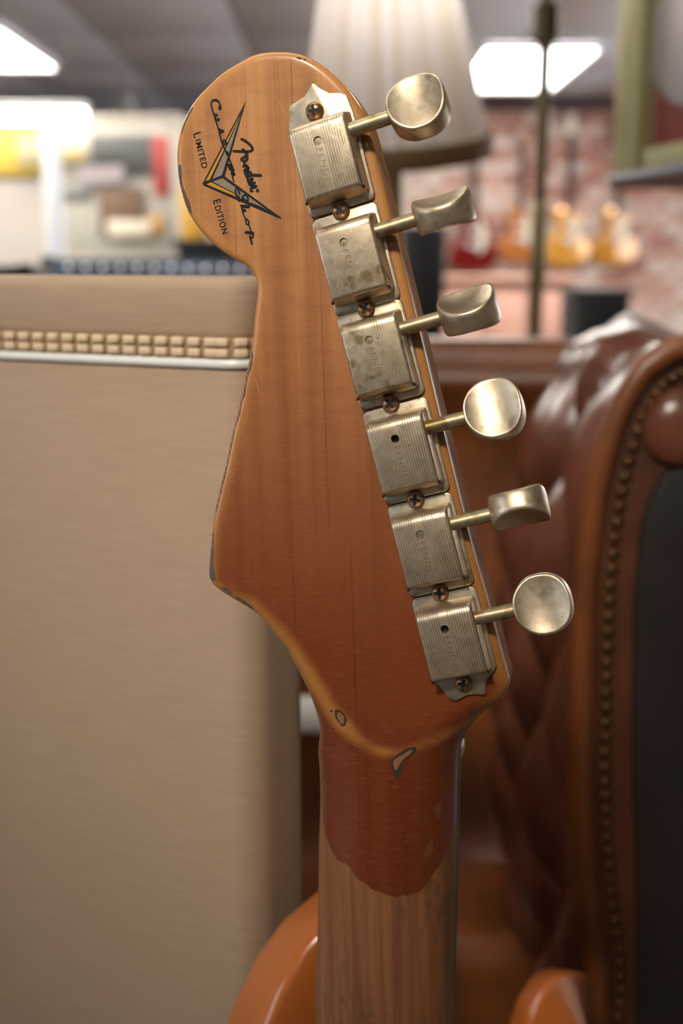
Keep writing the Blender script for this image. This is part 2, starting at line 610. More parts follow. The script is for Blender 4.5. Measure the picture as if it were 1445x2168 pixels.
tag(bk, 'grey bulkhead between the brick wall and the ceiling', kind='structure')
# ================================================================== THE GUITAR
GN = (-FWD - RGT * math.tan(math.radians(13)) - UPV * math.tan(math.radians(9))).normalized()
GY = (UPV - GN * UPV.dot(GN)).normalized()
GX = GY.cross(GN)
GO = CAM + FWD * 0.295
GM = Matrix((GX, GY, GN)).transposed().to_4x4()
GM.translation = GO


def g(x, y, h=0.0):                  # photo point -> headstock plane (mm), at height h mm above it
    d = ray(x, y)
    t = ((GO + GN * (h * 0.001) - CAM).dot(GN)) / d.dot(GN)
    q = CAM + d * t - GO
    return (q.dot(GX) * 1000, q.dot(GY) * 1000)


GBASE = Vector((-0.0385, -0.930, 0))     # foot of the guitar in its own plane (m)
guitar = empty('electric_guitar')
guitar.matrix_world = GM @ Matrix.Translation(GBASE)
tag(guitar, 'worn amber electric guitar seen from behind, with six nickel tuners on its headstock', 'guitar')


def gpart(name, me, m, parent=None, loc=None):
    o = link(name, me, m, parent or guitar)
    if parent is None:
        o.location = (-GBASE) if loc is None else (Vector(loc) - GBASE)
    elif loc is not None:
        o.location = loc
    return o


left_px = [(574, 110), (540, 116), (509, 132), (474, 154), (446, 179), (419, 207), (398, 239), (382, 281), (375.6, 322), (377, 364), (384, 405),
           (398, 447), (422, 485), (453, 518), (488, 544), (519, 561), (534, 575), (542, 590), (545.5, 608), (543.7, 635), (540, 663), (536.5, 700),
           (531.5, 745), (521, 790), (507, 856), (493, 914.5), (479.6, 977), (465.7, 1035.6), (453.6, 1091), (448.4, 1139.4), (444, 1184), (443, 1220),
           (449, 1234), (463, 1247.5), (481, 1260), (504, 1274), (523, 1285), (543, 1299), (562, 1320), (583, 1347), (604, 1374), (620, 1405), (635.7, 1440),
           (647, 1469), (655, 1498), (661, 1527), (663.5, 1560)]
left_neck_px = [(664, 1600), (664, 1643), (663, 1729), (659.6, 1815), (658, 1943), (652, 2158)]
right_px = [(609, 111), (637, 116), (664.5, 128), (689, 144), (713, 165), (734, 187), (751, 211), (765, 234), (777, 260), (786, 290), (797, 330), (809, 375),
            (832, 470), (862, 590), (896, 730), (932, 880), (966, 1020), (1001, 1160), (1032, 1270), (1058, 1370), (1073, 1428), (1077, 1447), (1073, 1464),
            (1062, 1482), (1042, 1498), (1018, 1514), (1000, 1529), (987, 1545), (979, 1562)]
right_neck_px = [(976, 1590), (974, 1622), (971, 1686), (969.7, 1772), (965.5, 1943), (959, 2158)]
LFT = [g(x, y, -1.5) for x, y in left_px] + [g(x, y, -6) for x, y in left_neck_px]
RGH = [g(x, y, -2.0) for x, y in right_px[:-4]]
for k, (x, y) in enumerate(right_px[-4:]):
    RGH.append(g(x, y, -4.0 - 4 * k))
RGH += [g(x, y, -19) for x, y in right_neck_px]
AX = Vector((RGH[-1][0] + LFT[-1][0] - RGH[-6][0] - LFT[-6][0], RGH[-1][1] + LFT[-1][1] - RGH[-6][1] - LFT[-6][1])).normalized()
mid_end = Vector(((RGH[-1][0] + LFT[-1][0]) / 2, (RGH[-1][1] + LFT[-1][1]) / 2))
side = Vector((-AX.y, AX.x))          # points to the right (AX points down)
hw0 = (Vector(RGH[-1]) - Vector(LFT[-1])).dot(side) / 2
LEXT, REXT = [], []
for k in range(1, 24):
    s = k * 20.0
    if s > 425:
        break
    c = mid_end + AX * s
    hw = hw0 + (27.5 - hw0) * s / 425.0
    LEXT.append(tuple(c - side * hw))
    REXT.append(tuple(c + side * hw))
outl = catmull(LFT, 1.1)
outr = catmull(RGH, 1.1)
outline = [np.array(p) for p in outl] + [np.array(p) for p in LEXT] + [np.array(p) for p in reversed(REXT)] + list(reversed([np.array(p) for p in outr]))
OUT = np.array(outline)
SEG_A = OUT
SEG_B = np.roll(OUT, -1, axis=0)


def dist_out(pts):
    pts = np.asarray(pts, float)
    res = np.empty(len(pts))
    d = SEG_B - SEG_A
    L2 = (d * d).sum(1) + 1e-12
    for i in range(0, len(pts), 400):
        p = pts[i:i + 400][:, None, :]
        t = np.clip(((p - SEG_A) * d).sum(2) / L2, 0, 1)
        q = SEG_A + t[:, :, None] * d
        res[i:i + 400] = np.sqrt(((p - q) ** 2).sum(2).min(1))
    return res


def inside(pts):
    pts = np.asarray(pts, float)
    c = np.zeros(len(pts), bool)
    x1, y1, x2, y2 = SEG_A[:, 0], SEG_A[:, 1], SEG_B[:, 0], SEG_B[:, 1]
    for i, (px, py) in enumerate(pts):
        k = ((y1 > py) != (y2 > py)) & (px < (x2 - x1) * (py - y1) / (y2 - y1 + 1e-15) + x1)
        c[i] = (k.sum() % 2) == 1
    return c


def vy(y):
    return g(722, y, 0)[1]


KV = np.array([vy(y) for y in (2300, 1800, 1720, 1660, 1600, 1560, 1520, 1470, 1400, 1300, 1200, 0)])
KL = np.array([18.6, 18.6, 18.4, 17.4, 15.0, 12.2, 9.2, 6.2, 4.2, 2.8, 2.0, 2.0])
KD = np.array([16.0, 16.0, 15.5, 14.0, 11.6, 9.4, 7.2, 4.9, 3.2, 2.2, 1.7, 1.7])


def surf(d, v):
    rl = np.interp(v, KV, KL)
    rd = np.interp(v, KV, KD)
    q = np.clip(1 - d / rl, 0, 1)
    return -rd * (1 - np.sqrt(np.clip(1 - q * q, 0, 1)))


def hgt(pts):
    pts = np.asarray(pts, float)
    return surf(dist_out(pts), pts[:, 1])


# interior points: rings following the edge, then a grid
pts = [tuple(p) for p in OUT]
nrm = (SEG_B - np.roll(OUT, 1, axis=0))
nrm = np.stack([-nrm[:, 1], nrm[:, 0]], 1)
nrm /= np.linalg.norm(nrm, axis=1)[:, None]
area2 = (SEG_A[:, 0] * SEG_B[:, 1] - SEG_B[:, 0] * SEG_A[:, 1]).sum()
if area2 < 0:
    nrm = -nrm
cand = []
for d in (0.06, 0.2, 0.42, 0.75, 1.2, 1.8, 2.5, 3.4):
    q = OUT + nrm * d
    ok = dist_out(q) > d * 0.97
    cand.append(q[ok])
gx, gy = np.meshgrid(np.arange(-80, 70, 1.6), np.arange(vy(2190), 110, 1.6))
gr = np.stack([gx.ravel(), gy.ravel()], 1)
gr = gr[(gr[:, 0] > OUT[:, 0].min()) & (gr[:, 0] < OUT[:, 0].max())]
gr = gr[inside(gr)]
gr = gr[dist_out(gr) > 4.0]
cand.append(gr)
gx, gy = np.meshgrid(np.arange(-60, 60, 4.0), np.arange(-560, vy(2195), 12))
gr = np.stack([gx.ravel(), gy.ravel()], 1)
gr = gr[inside(gr)]
gr = gr[dist_out(gr) > 4.0]
cand.append(gr)
allp = np.concatenate([OUT] + cand)
n0 = len(OUT)
res = delaunay_2d_cdt([Vector(p) for p in allp], [(i, (i + 1) % n0) for i in range(n0)], [], 1, 1e-5)
V2 = np.array([(v.x, v.y) for v in res[0]])
D2 = dist_out(V2)
H2 = surf(D2, V2[:, 1])
orig = res[3]
rim = {}
for vi, ol in enumerate(orig):
    for q in ol:
        if q < n0:
            rim[q] = vi
verts = [(V2[i, 0] * .001, V2[i, 1] * .001, H2[i] * .001) for i in range(len(V2))]
faces = [tuple(f) for f in res[2]]
# side walls and the far face
NUTV = vy(1588)
rim_i = [rim[k] for k in range(n0)]
base0 = len(verts)
low = np.interp(OUT[:, 1], [NUTV - 1, NUTV + 1.5, vy(1530)], [-16.6, -15.0, -14.0])
mids = 3
for lv in range(1, mids + 1):
    for k in range(n0):
        vi = rim_i[k]
        z = H2[vi] + (low[k] - H2[vi]) * lv / mids
        verts.append((V2[vi, 0] * .001, V2[vi, 1] * .001, z * .001))


def lvl(lv, k):
    return rim_i[k] if lv == 0 else base0 + (lv - 1) * n0 + k


for lv in range(mids):
    for k in range(n0):
        k2 = (k + 1) % n0
        faces.append((lvl(lv, k), lvl(lv, k2), lvl(lv + 1, k2), lvl(lv + 1, k)))
faces.append(tuple(lvl(mids, k) for k in range(n0)))
me = bpy.data.meshes.new('neck')
me.from_pydata(verts, [], faces)
bm = bmesh.new()
bm.from_mesh(me)
bmesh.ops.recalc_face_normals(bm, faces=bm.faces)
bm.to_mesh(me)
bm.free()
me.polygons.foreach_set('use_smooth', [True] * len(me.polygons))
sharp(me, 60)
# where the lacquer is rubbed away: signed distance to the boundary seen on the neck
bare_px = [(640, 1690), (664, 1712), (676, 1775), (705, 1815), (740, 1838), (775, 1866), (810, 1880), (840, 1900), (865, 1896), (900, 1878), (930, 1840), (955, 1775), (972, 1715), (1000, 1650)]
bl = np.array([g(x, y, -2) for x, y in bare_px])
bva = np.zeros(len(verts))
for i, v in enumerate(verts):
    u, vv = v[0] * 1000, v[1] * 1000
    yb = np.interp(u, bl[:, 0], bl[:, 1])
    bva[i] = np.clip((yb - vv) * 0.7, -40, 40)
at = me.attributes.new('bare', 'FLOAT', 'POINT')
at.data.foreach_set('value', bva.astype(np.float32))
# where the lacquer has thinned: the rim of the headstock and the ridge where it turns into the neck
ridge = np.array([g(x, y, -0.5) for x, y in [(535, 1290), (600, 1355), (650, 1425), (690, 1490), (715, 1522), (750, 1556), (800, 1590), (850, 1594), (910, 1574), (980, 1544), (1040, 1508)]])
ra, rb_ = ridge[:-1], ridge[1:]
rd_ = rb_ - ra
tt = np.clip(((V2[:, None, :] - ra) * rd_).sum(2) / (rd_ * rd_).sum(1), 0, 1)
rdist = np.sqrt(((V2[:, None, :] - (ra + tt[:, :, None] * rd_)) ** 2).sum(2)).min(1)
fade_r = np.clip((V2[:, 0] - g(720, 1520)[0]) / 6.0, 0, 1) * 1.6
ed = np.full(len(verts), 2.0)
rim_d = D2 + np.clip((vy(1285) - V2[:, 1]) * 0.35, 0, 20) * (V2[:, 0] < 10) + np.clip((vy(1470) - V2[:, 1]) * 0.35, 0, 20) * (V2[:, 0] >= 10)
ed[:len(V2)] = np.minimum(np.minimum(rim_d, rdist * 0.95 + fade_r), 20)
ed[:len(V2)][V2[:, 1] < vy(1640)] = 20
sw = np.zeros(len(verts))
sw[len(V2):] = 1.0
at = me.attributes.new('side_gloss_cut', 'FLOAT', 'POINT')
at.data.foreach_set('value', sw.astype(np.float32))
at = me.attributes.new('edge', 'FLOAT', 'POINT')
at.data.foreach_set('value', ed.astype(np.float32))
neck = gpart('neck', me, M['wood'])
tag(neck, 'amber figured maple headstock and neck with worn edges')


def patch(name, poly, off, m, parent, px=True, h0=-1.0, fine=0.6):
    """a thin mark that follows the wood: polygon in photo pixels -> sheet just above the surface"""
    pp = [g(x, y, h0) for x, y in poly] if px else poly
    pp = [tuple(p) for p in pp]
    a = np.array(pp)
    n = len(pp)
    gx, gy = np.meshgrid(np.arange(a[:, 0].min(), a[:, 0].max(), fine), np.arange(a[:, 1].min(), a[:, 1].max(), fine))
    gp = np.stack([gx.ravel(), gy.ravel()], 1)
    x1, y1 = a[:, 0], a[:, 1]
    b = np.roll(a, -1, axis=0)
    x2, y2 = b[:, 0], b[:, 1]
    keep = []
    for (qx, qy) in gp:
        k = ((y1 > qy) != (y2 > qy)) & (qx < (x2 - x1) * (qy - y1) / (y2 - y1 + 1e-15) + x1)
        if k.sum() % 2:
            keep.append((qx, qy))
    r = delaunay_2d_cdt([Vector(p) for p in pp + keep], [(i, (i + 1) % n) for i in range(n)], [], 1, 1e-6)
    q = np.array([(v.x, v.y) for v in r[0]])
    ins = inside(q)
    h = np.where(ins, hgt(q), surf(np.zeros(len(q)), q[:, 1]))
    me = mesh([(q[i, 0] * .001, q[i, 1] * .001, (h[i] + off) * .001) for i in range(len(q))], r[2])
    bm = bmesh.new()
    bm.from_mesh(me)
    for f in bm.faces:
        if f.normal.z < 0:
            f.normal_flip()
    bm.to_mesh(me)
    bm.free()
    o = link(name, me, m, parent)
    return o


def jag(pts, amp, step, seed):
    rnd = random.Random(seed)
    out = []
    for p in catmull(pts, step, True):
        out.append((p[0] + rnd.uniform(-amp, amp), p[1] + rnd.uniform(-amp, amp)))
    return out


chips = [  # edge chips of the lacquer
    [(380, 350), (386, 352), (387, 375), (390, 395), (398, 415), (405, 432), (407, 452), (401, 448), (391, 420), (383, 395), (379, 370)],
    [(406, 228), (411, 232), (400, 250), (392, 270), (386, 284), (384, 281), (390, 262), (397, 244)],
    [(533, 745), (537, 752), (534, 780), (526, 800), (521, 835), (514, 850), (509, 880), (499, 905), (497, 920), (491, 918), (503, 870), (513, 825), (521, 790)],
    [(489, 925), (496, 922), (488, 960), (480, 1000), (470, 1040), (462, 1075), (458, 1084), (455, 1082), (466, 1035), (478, 980)],
    [(451, 1122), (454, 1130), (455, 1160), (454, 1195), (459, 1225), (452, 1228), (444, 1225), (445, 1190), (448, 1150)],
    [(474, 1241), (482, 1241), (490, 1248), (497, 1258), (491, 1257), (481, 1250), (473, 1246)],
    [(501, 1259), (513, 1265), (524, 1274), (530, 1280), (540, 1290), (533, 1289), (519, 1278), (508, 1271), (501, 1264)],
]
for k, c in enumerate(chips):
    patch('finish_chip', jag(c, 1.0, 3.0, k), 0.035, M['chip'], neck)
dents = [
    ([(709, 1503), (718, 1502), (728, 1512), (734, 1524), (731, 1536), (723, 1538), (712, 1524), (708, 1512)],
     [(714, 1508), (722, 1510), (728, 1521), (727, 1532), (720, 1531), (714, 1519)]),
    ([(829, 1606), (846, 1594), (862, 1584), (878, 1582), (879, 1592), (866, 1606), (853, 1616), (850, 1630), (844, 1646), (836, 1645), (830, 1632), (827, 1618)],
     [(834, 1610), (850, 1599), (866, 1589), (873, 1588), (864, 1600), (850, 1611), (844, 1622), (838, 1630), (833, 1624)]),
]
for k, (a, b) in enumerate(dents):
    patch('dent', jag(a, 0.9, 3.0, 20 + k), 0.035, M['chip_dark'], neck, h0=0)
    patch('dent', jag(b, 0.7, 3.0, 30 + k), 0.06, plain('dent_wood_%d' % k, (150, 100, 62), 0.5, 0, 0.3, 900), neck, h0=0)
for k, c in enumerate([[(919, 1712), (928, 1700), (932, 1716), (928, 1730), (926, 1738), (922, 1728)], [(904, 1790), (910, 1775), (916, 1782), (914, 1806), (906, 1812), (900, 1804)]]):
    patch('dent', jag(c, 1.0, 3.0, 50 + k), 0.04, M['chip_pale'], neck, h0=-5)
for (x, y) in ((705, 1582), (745, 1581), (701, 1506), (703, 1546)):
    patch('dent', [(x + 3.2 * math.cos(t), y + 2.6 * math.sin(t)) for t in [k * .9 for k in range(7)]], 0.04, M['chip_dark'], neck, h0=0)
for k, c in enumerate([[(625, 122), (632, 120), (640, 124), (634, 127)], [(641, 124), (646, 123), (647, 127), (642, 128)]]):
    patch('dent', c, 0.04, M['chip_dark'], neck, h0=0)


# fine scratches in the lacquer
for pts_ in ([(575, 196), (590, 214), (606, 245), (609, 251)], [(770, 375), (790, 352), (797, 345)], [(540, 800), (548, 830)]):
    c_ = catmull(pts_, 3.0)
    pl_ = [(p[0] - 0.5, p[1]) for p in c_] + [(p[0] + 0.5, p[1]) for p in reversed(c_)]
    patch('scratch', pl_, 0.03, M['scratch'], neck, h0=0)


# ---- printed decal
def strip(pts, wpx, bm, off, h0=0.0, z=(1445 / 210.0, 400, 190)):
    """a brush stroke: points in the coordinates of an enlarged crop, width in crop units"""
    sc, ox, oy = z
    c = catmull([(ox + p[0] / sc, oy + p[1] / sc) for p in pts], 0.8)
    hw = wpx * 1.28 / sc / 2
    L, R = [], []
    n = len(c)
    for i in range(n):
        t = c[min(i + 1, n - 1)] - c[max(i - 1, 0)]
        t = t / (np.linalg.norm(t) + 1e-9)
        q = np.array([-t[1], t[0]]) * hw
        L.append(c[i] + q)
        R.append(c[i] - q)
    ring = [g(*p, 0) for p in L], [g(*p, 0) for p in R]
    vl = [bm.verts.new((p[0] * .001, p[1] * .001, off * .001)) for p in ring[0]]
    vr = [bm.verts.new((p[0] * .001, p[1] * .001, off * .001)) for p in ring[1]]
    for i in range(n - 1):
        bm.faces.new((vl[i], vl[i + 1], vr[i + 1], vr[i]))
    for e in (c[0], c[-1]):
        vs = []
        for k in range(8):
            a = k * math.pi / 4
            p = g(e[0] + hw * math.cos(a), e[1] + hw * math.sin(a), 0)
            vs.append(bm.verts.new((p[0] * .001, p[1] * .001, (off + 0.002) * .001)))
        bm.faces.new(vs)


def up_faces(bm):
    for f in bm.faces:
        f.normal_update()
        if f.normal.z < 0:
            f.normal_flip()
    me = bpy.data.meshes.new('decal')
    bm.to_mesh(me)
    bm.free()
    return me


def zpoly(pts, off, bm, z):
    sc, ox, oy = z
    vs = []
    for p in pts:
        q = g(ox + p[0] / sc, oy + p[1] / sc, 0)
        vs.append(bm.verts.new((q[0] * .001, q[1] * .001, off * .001)))
    bm.faces.new(vs)


Z1 = (2.89, 360, 80)
Z2 = (1445 / 210.0, 400, 190)
Z3 = (1445 / 190.0, 420, 350)
bm = bmesh.new()
zpoly([(467, 378), (197, 893), (205, 905), (318, 855), (334, 848)], 0.020, bm, Z1)
zpoly([(197, 893), (205, 905), (676, 1110), (681, 1102), (334, 848), (318, 850)], 0.021, bm, Z1)
emblem = gpart('headstock_emblem', up_faces(bm), M['ink'])
tag(emblem, 'black, gold and grey V-shaped emblem printed on the headstock')
for polys, mm in ((([(216, 878), (242, 868), (398, 540), (424, 478)], [(222, 897), (250, 884), (540, 1026), (470, 1000)]), 'gold_ink'),
                  (([(258, 864), (316, 841), (414, 530), (438, 462)], [(260, 880), (320, 859), (606, 1062), (580, 1046)]), 'grey_ink')):
    for q in polys:
        bm = bmesh.new()
        zpoly(q, 0.032, bm, Z1)
        link('emblem_facet', up_faces(bm), M[mm], emblem)

bm = bmesh.new()
OFF = 0.045
S = lambda p, w_, z=Z2: strip(p, w_, bm, OFF, z=z)
# Custom
S([(452, 285), (432, 262), (452, 240), (466, 262), (450, 215), (425, 170), (380, 148), (340, 160), (322, 205), (335, 270), (368, 380), (420, 545), (455, 680), (490, 800), (540, 905), (575, 970), (598, 1040), (632, 1130), (655, 1235)], 19)
S([(455, 262), (462, 275), (450, 285)], 26)
S([(345, 165), (380, 150), (425, 172)], 30)
S([(362, 352), (410, 368), (385, 400), (392, 448), (432, 420), (430, 455)], 22)
S([(432, 570), (505, 604), (450, 638)], 20)
S([(440, 585), (470, 610), (450, 625)], 26)
S([(490, 765), (510, 728), (532, 760), (548, 770), (520, 805), (500, 770)], 18)
S([(530, 885), (568, 920), (574, 962), (545, 940), (530, 890)], 15)
S([(562, 1085), (625, 1100), (600, 1130)], 16)
S([(570, 1100), (600, 1160), (650, 1165), (625, 1205), (660, 1225)], 24)
S([(490, 5), (545, 30), (510, 70), (562, 90), (530, 125), (582, 150), (545, 165)], 28, Z3)
S([(535, 130), (552, 200), (570, 268)], 20, Z3)
# Shop
S([(632, 350), (605, 380), (598, 440), (622, 510), (660, 560), (700, 545), (715, 500), (760, 480), (796, 530), (790, 575), (740, 555), (715, 515)], 24, Z3)
S([(640, 365), (660, 420), (668, 470), (640, 430), (632, 390)], 14, Z3)
S([(640, 520), (655, 560), (690, 560)], 44, Z3)
S([(680, 648), (800, 655), (805, 682), (700, 672)], 24, Z3)
S([(700, 690), (715, 725), (755, 740), (740, 715)], 26, Z3)
S([(690, 655), (715, 760), (740, 830), (770, 880)], 18, Z3)
S([(770, 862), (800, 895), (808, 945), (780, 955), (758, 905), (768, 862)], 20, Z3)
S([(800, 940), (830, 1010), (850, 1085)], 18, Z3)
S([(768, 1082), (870, 1092)], 42, Z3)
S([(850, 1075), (878, 1105), (870, 1160), (838, 1165), (828, 1130), (842, 1200), (863, 1268)], 26, Z3)
# Fender
S([(768, 722), (830, 755), (890, 805), (922, 855), (915, 885), (850, 903), (655, 895)], 34)
S([(785, 870), (815, 910), (845, 945), (800, 985), (765, 1012), (795, 1040), (835, 1030), (850, 985)], 34)
S([(800, 1040), (810, 1090), (790, 1120), (835, 1105), (850, 1150), (812, 1170), (820, 1230)], 30)
S([(830, 1160), (870, 1140), (850, 1180), (860, 1235)], 26)
S([(735, 0), (800, 38), (750, 78), (758, 110)], 34, Z3)
S([(770, 180), (765, 130), (800, 100), (842, 120), (838, 175), (790, 190), (800, 260), (830, 320)], 32, Z3)
S([(830, 160), (1000, 165)], 42, Z3)
S([(805, 240), (870, 215), (860, 245), (815, 285), (905, 280), (870, 310), (840, 330), (930, 335), (905, 360), (850, 372), (845, 415), (872, 420)], 30, Z3)
S([(950 + 22 * math.cos(a), 408 + 26 * math.sin(a)) for a in [k * .7 for k in range(10)]], 10, Z3)
S([(942, 425), (942, 392), (958, 398), (946, 408), (960, 424)], 8, Z3)
script = gpart('script_lettering', up_faces(bm), M['ink'])
tag(script, 'black script reading Fender Custom Shop')


def text_mesh(body, size, smallcaps=False):
    cu = bpy.data.curves.new('t', 'FONT')
    cu.body = body
    cu.size = size
    cu.space_character = 1.12
    cu.offset = 0.05 if smallcaps else 0.0
    o = bpy.data.objects.new('t', cu)
    COL.objects.link(o)
    dg = bpy.context.evaluated_depsgraph_get()
    me = bpy.data.meshes.new_from_object(o.evaluated_get(dg))
    bpy.data.objects.remove(o)
    return me


def printed_word(first, rest, p0, p1, name):
    """a word running from photo point p0 to p1 along its baseline; letters stand to the right of the run"""
    a, b = Vector(g(*p0)), Vector(g(*p1))
    d = (b - a)
    L = d.length
    d.normalize()
    up = Vector((-d.y, d.x))
    vs, fs = [], []
    x0 = 0.0
    for txt, size in ((first, 2.85), (rest, 2.25)):
        me = text_mesh(txt, size, True)
        mx = max(v.co.x for v in me.vertices)
        k = len(vs)
        vs += [(x0 + v.co.x, v.co.y) for v in me.vertices]
        fs += [tuple(i + k for i in p.vertices) for p in me.polygons]
        x0 += mx + 0.35
    tot = max(v[0] for v in vs)
    s = L / tot
    out = [((a + d * (v[0] * s) + up * v[1]).x * .001, (a + d * (v[0] * s) + up * v[1]).y * .001, OFF * .001) for v in vs]
    bm = bmesh.new()
    mm = mesh(out, fs, False)
    bm.from_mesh(mm)
    return gpart(name, up_faces(bm), M['ink'])


wl = printed_word('L', 'IMITED', (408.5, 282), (428, 358), 'printed_word')
tag(wl, 'small black printed word LIMITED')
wl = printed_word('E', 'DITION', (450.5, 424), (470.5, 497), 'printed_word')
tag(wl, 'small black printed word EDITION')

# ---- tuners
holes = [(672, 298), (727, 513), (781, 720), (836, 929), (889, 1132), (941, 1332)]
HC = [Vector(g(x, y, 6.9)) for x, y in holes]
TA = (HC[5] - HC[0]).normalized()                       # down the row
TB = Vector((-TA.y, TA.x))                              # towards the buttons
TROT = Matrix(((TB.x, -TA.x, 0), (TB.y, -TA.y, 0), (0, 0, 1))).to_4x4()   # local x = towards the button, local y = up the row


def mm_pts(pts):
    return [(p[0] * .001, p[1] * .001, p[2] * .001) for p in pts]


def cover_mesh(pit):
    """pressed cover: tapered sides, rolled upper end, one round hole"""
    b0, b1, a0, a1, ht = -6.7, 7.8, -4.9, 12.9, 7.0
    dB, dA0, dA1 = 0.75, 1.0, 1.5
    bm = bmesh.new()
    lo = [(b0 - dB, a0 - dA0, 0.5), (b1 + dB, a0 - dA0, 0.5), (b1 + dB, a1 + dA1, 0.5), (b0 - dB, a1 + dA1, 0.5)]
    hi = [(b0, a0, ht), (b1, a0, ht), (b1, a1, ht), (b0, a1, ht)]
    vs = [bm.verts.new((p[0] * .001, -p[1] * .001, p[2] * .001)) for p in lo + hi]
    fs = [(0, 1, 2, 3), (4, 5, 6, 7), (0, 1, 5, 4), (1, 2, 6, 5), (2, 3, 7, 6), (3, 0, 4, 7)]
    for f in fs:
        bm.faces.new([vs[i] for i in f])
    bmesh.ops.recalc_face_normals(bm, faces=bm.faces)
    bm.edges.ensure_lookup_table()

    def edge(i, j):
        return bm.edges.get((vs[i], vs[j]))
    e_top = [edge(4, 5)]
    r = bmesh.ops.bevel(bm, geom=e_top, offset=0.0021, segments=6, profile=0.5, affect='EDGES')
    bm.edges.ensure_lookup_table()
    sel = []
    for e in bm.edges:
        if len(e.link_faces) == 2:
            if min(v.co.z for v in e.verts) < 0.00051 and max(v.co.z for v in e.verts) < 0.00051:
                continue
            if e.calc_face_angle(0) > math.radians(35):
                sel.append(e)
    bmesh.ops.bevel(bm, geom=sel, offset=0.00085, segments=3, profile=0.5, affect='EDGES')
    me = bm_mesh(bm)
    body = link('c', me)
    km = lathe([(0.00105, -pit * .001), (0.00105, 0.002)], 28, (0, 0, ht * .001))
    bk_ = bmesh.new()
    bk_.from_mesh(km)
    cut = link('k', bm_mesh(bk_, False))
    md = body.modifiers.new('b', 'BOOLEAN')
    md.operation = 'DIFFERENCE'
    md.object = cut
    md.solver = 'EXACT'
    dg = bpy.context.evaluated_depsgraph_get()
    out = bpy.data.meshes.new_from_object(body.evaluated_get(dg))
    bpy.data.objects.remove(body)
    bpy.data.objects.remove(cut)
    out.polygons.foreach_set('use_smooth', [True] * len(out.polygons))
    return sharp(out, 32)


def plate_mesh(kind):
    """screw plate; 'top' and 'end' carry the pointed crown"""
    x0, x1, y0, y1 = -7.9, 9.3, 8.2, -16.3        # local (button side, up the row) in mm
    if kind == 'mid':
        pts = rrect((x1 - x0) / 2, (y0 - y1) / 2, 1.6, 4)
        pts = [((p[0] + (x0 + x1) / 2), p[1] + (y0 + y1) / 2) for p in pts]
    elif kind == 'top':
        crown = [(9.3, 5.2), (8.6, 9.6), (7.2, 10.6), (4.6, 11.4), (2.6, 13.2), (1.6, 14.6), (1.0, 14.9), (0.4, 14.4), (-1.6, 12.6), (-4.4, 11.9), (-5.7, 11.7), (-6.2, 11.0), (-6.4, 9.2), (-7.3, 6.8), (-7.9, 5.0)]
        pts = crown + [(-7.9, -14.7), (-7.4, -15.9), (-6.3, -16.3), (7.7, -16.3), (8.8, -15.9), (9.3, -14.7)]
    else:
        crown = [(-7.9, -13.6), (-6.8, -15.0), (-5.8, -17.2), (-4.6, -19.6), (-3.8, -20.4), (-2.8, -20.4), (0.2, -19.6), (2.4, -19.8), (4.4, -20.4), (5.0, -19.9), (5.3, -18.2), (6.6, -16.0), (8.6, -14.6), (9.3, -13.4)]
        pts = crown + [(9.3, 6.6), (8.8, 7.8), (7.7, 8.2), (-6.3, 8.2), (-7.4, 7.8), (-7.9, 6.6)]
    pts = [(p[0] * .001, p[1] * .001) for p in pts]
    return prism(pts, 0.0010, 0.00035, 2)


def button_mesh():
    """oval metal button: plan nearly round, both faces dished, thickest at the shaft and at the tip"""
    K, L, W = 48, 14.6, 7.75
    prof_ = [(0.0, 0.0)] + [(r, r * r) for r in (0.15, 0.3, 0.45, 0.6, 0.72, 0.82, 0.89)]
    vs, fs = [], []

    def ring(r, zf):
        k0 = len(vs)
        for j in range(K):
            a = 2 * math.pi * j / K
            ca, sa = math.cos(a), math.sin(a)
            e = 2 / 2.35
            sx = math.copysign(abs(ca) ** e, ca) * L / 2
            wy = math.copysign(abs(sa) ** e, sa) * W * (1.0 if ca > -0.2 else 1 - 0.16 * (-ca - 0.2))
            zr = 2.75 + 1.45 * ca * ca
            z = zf(zr)
            vs.append(((L / 2 + sx * r) * .001, wy * r * .001, z * .001))
        return k0
    idx = []
    for r, q in prof_[1:]:
        idx.append(ring(r, lambda zr, q=q: 2.0 + (zr - 2.0) * q))
    for r, k in ((0.94, 0.985), (0.975, 0.86), (0.995, 0.62), (1.0, 0.3), (1.0, -0.3), (0.995, -0.62), (0.975, -0.86), (0.94, -0.985)):
        idx.append(ring(r, lambda zr, k=k: zr * k * 0.97))
    for r, q in reversed(prof_[1:]):
        idx.append(ring(r, lambda zr, q=q: -(2.0 + (zr - 2.0) * q)))
    for i in range(len(idx) - 1):
        for j in range(K):
            j2 = (j + 1) % K
            fs.append((idx[i] + j, idx[i] + j2, idx[i + 1] + j2, idx[i + 1] + j))
    for k0, z in ((idx[0], 2.0), (idx[-1], -2.0)):
        c = len(vs)
        vs.append((L / 2 * .001, 0, z * .001))
        for j in range(K):
            fs.append((k0 + j, k0 + (j + 1) % K, c))
    bm = bmesh.new()
    mm = mesh(vs, fs)
    bm.from_mesh(mm)
    return bm_mesh(bm)


def screw_meshes():
    head = lathe([(0.0023, 0.0), (0.0023, 0.0004), (0.0021, 0.0010), (0.0015, 0.00145), (0.0009, 0.0017), (0.0004, 0.0017)], 24)
    bm = bmesh.new()
    for rot in (0, math.pi / 2):
        r = bmesh.ops.create_cube(bm, size=1)
        for v in r['verts']:
            v.co = Vector((v.co.x * 0.0028, v.co.y * 0.00078, 0.00135 + v.co.z * 0.00085))
            v.co.rotate(Matrix.Rotation(rot, 3, 'Z'))
    return head, bm_mesh(bm, False)


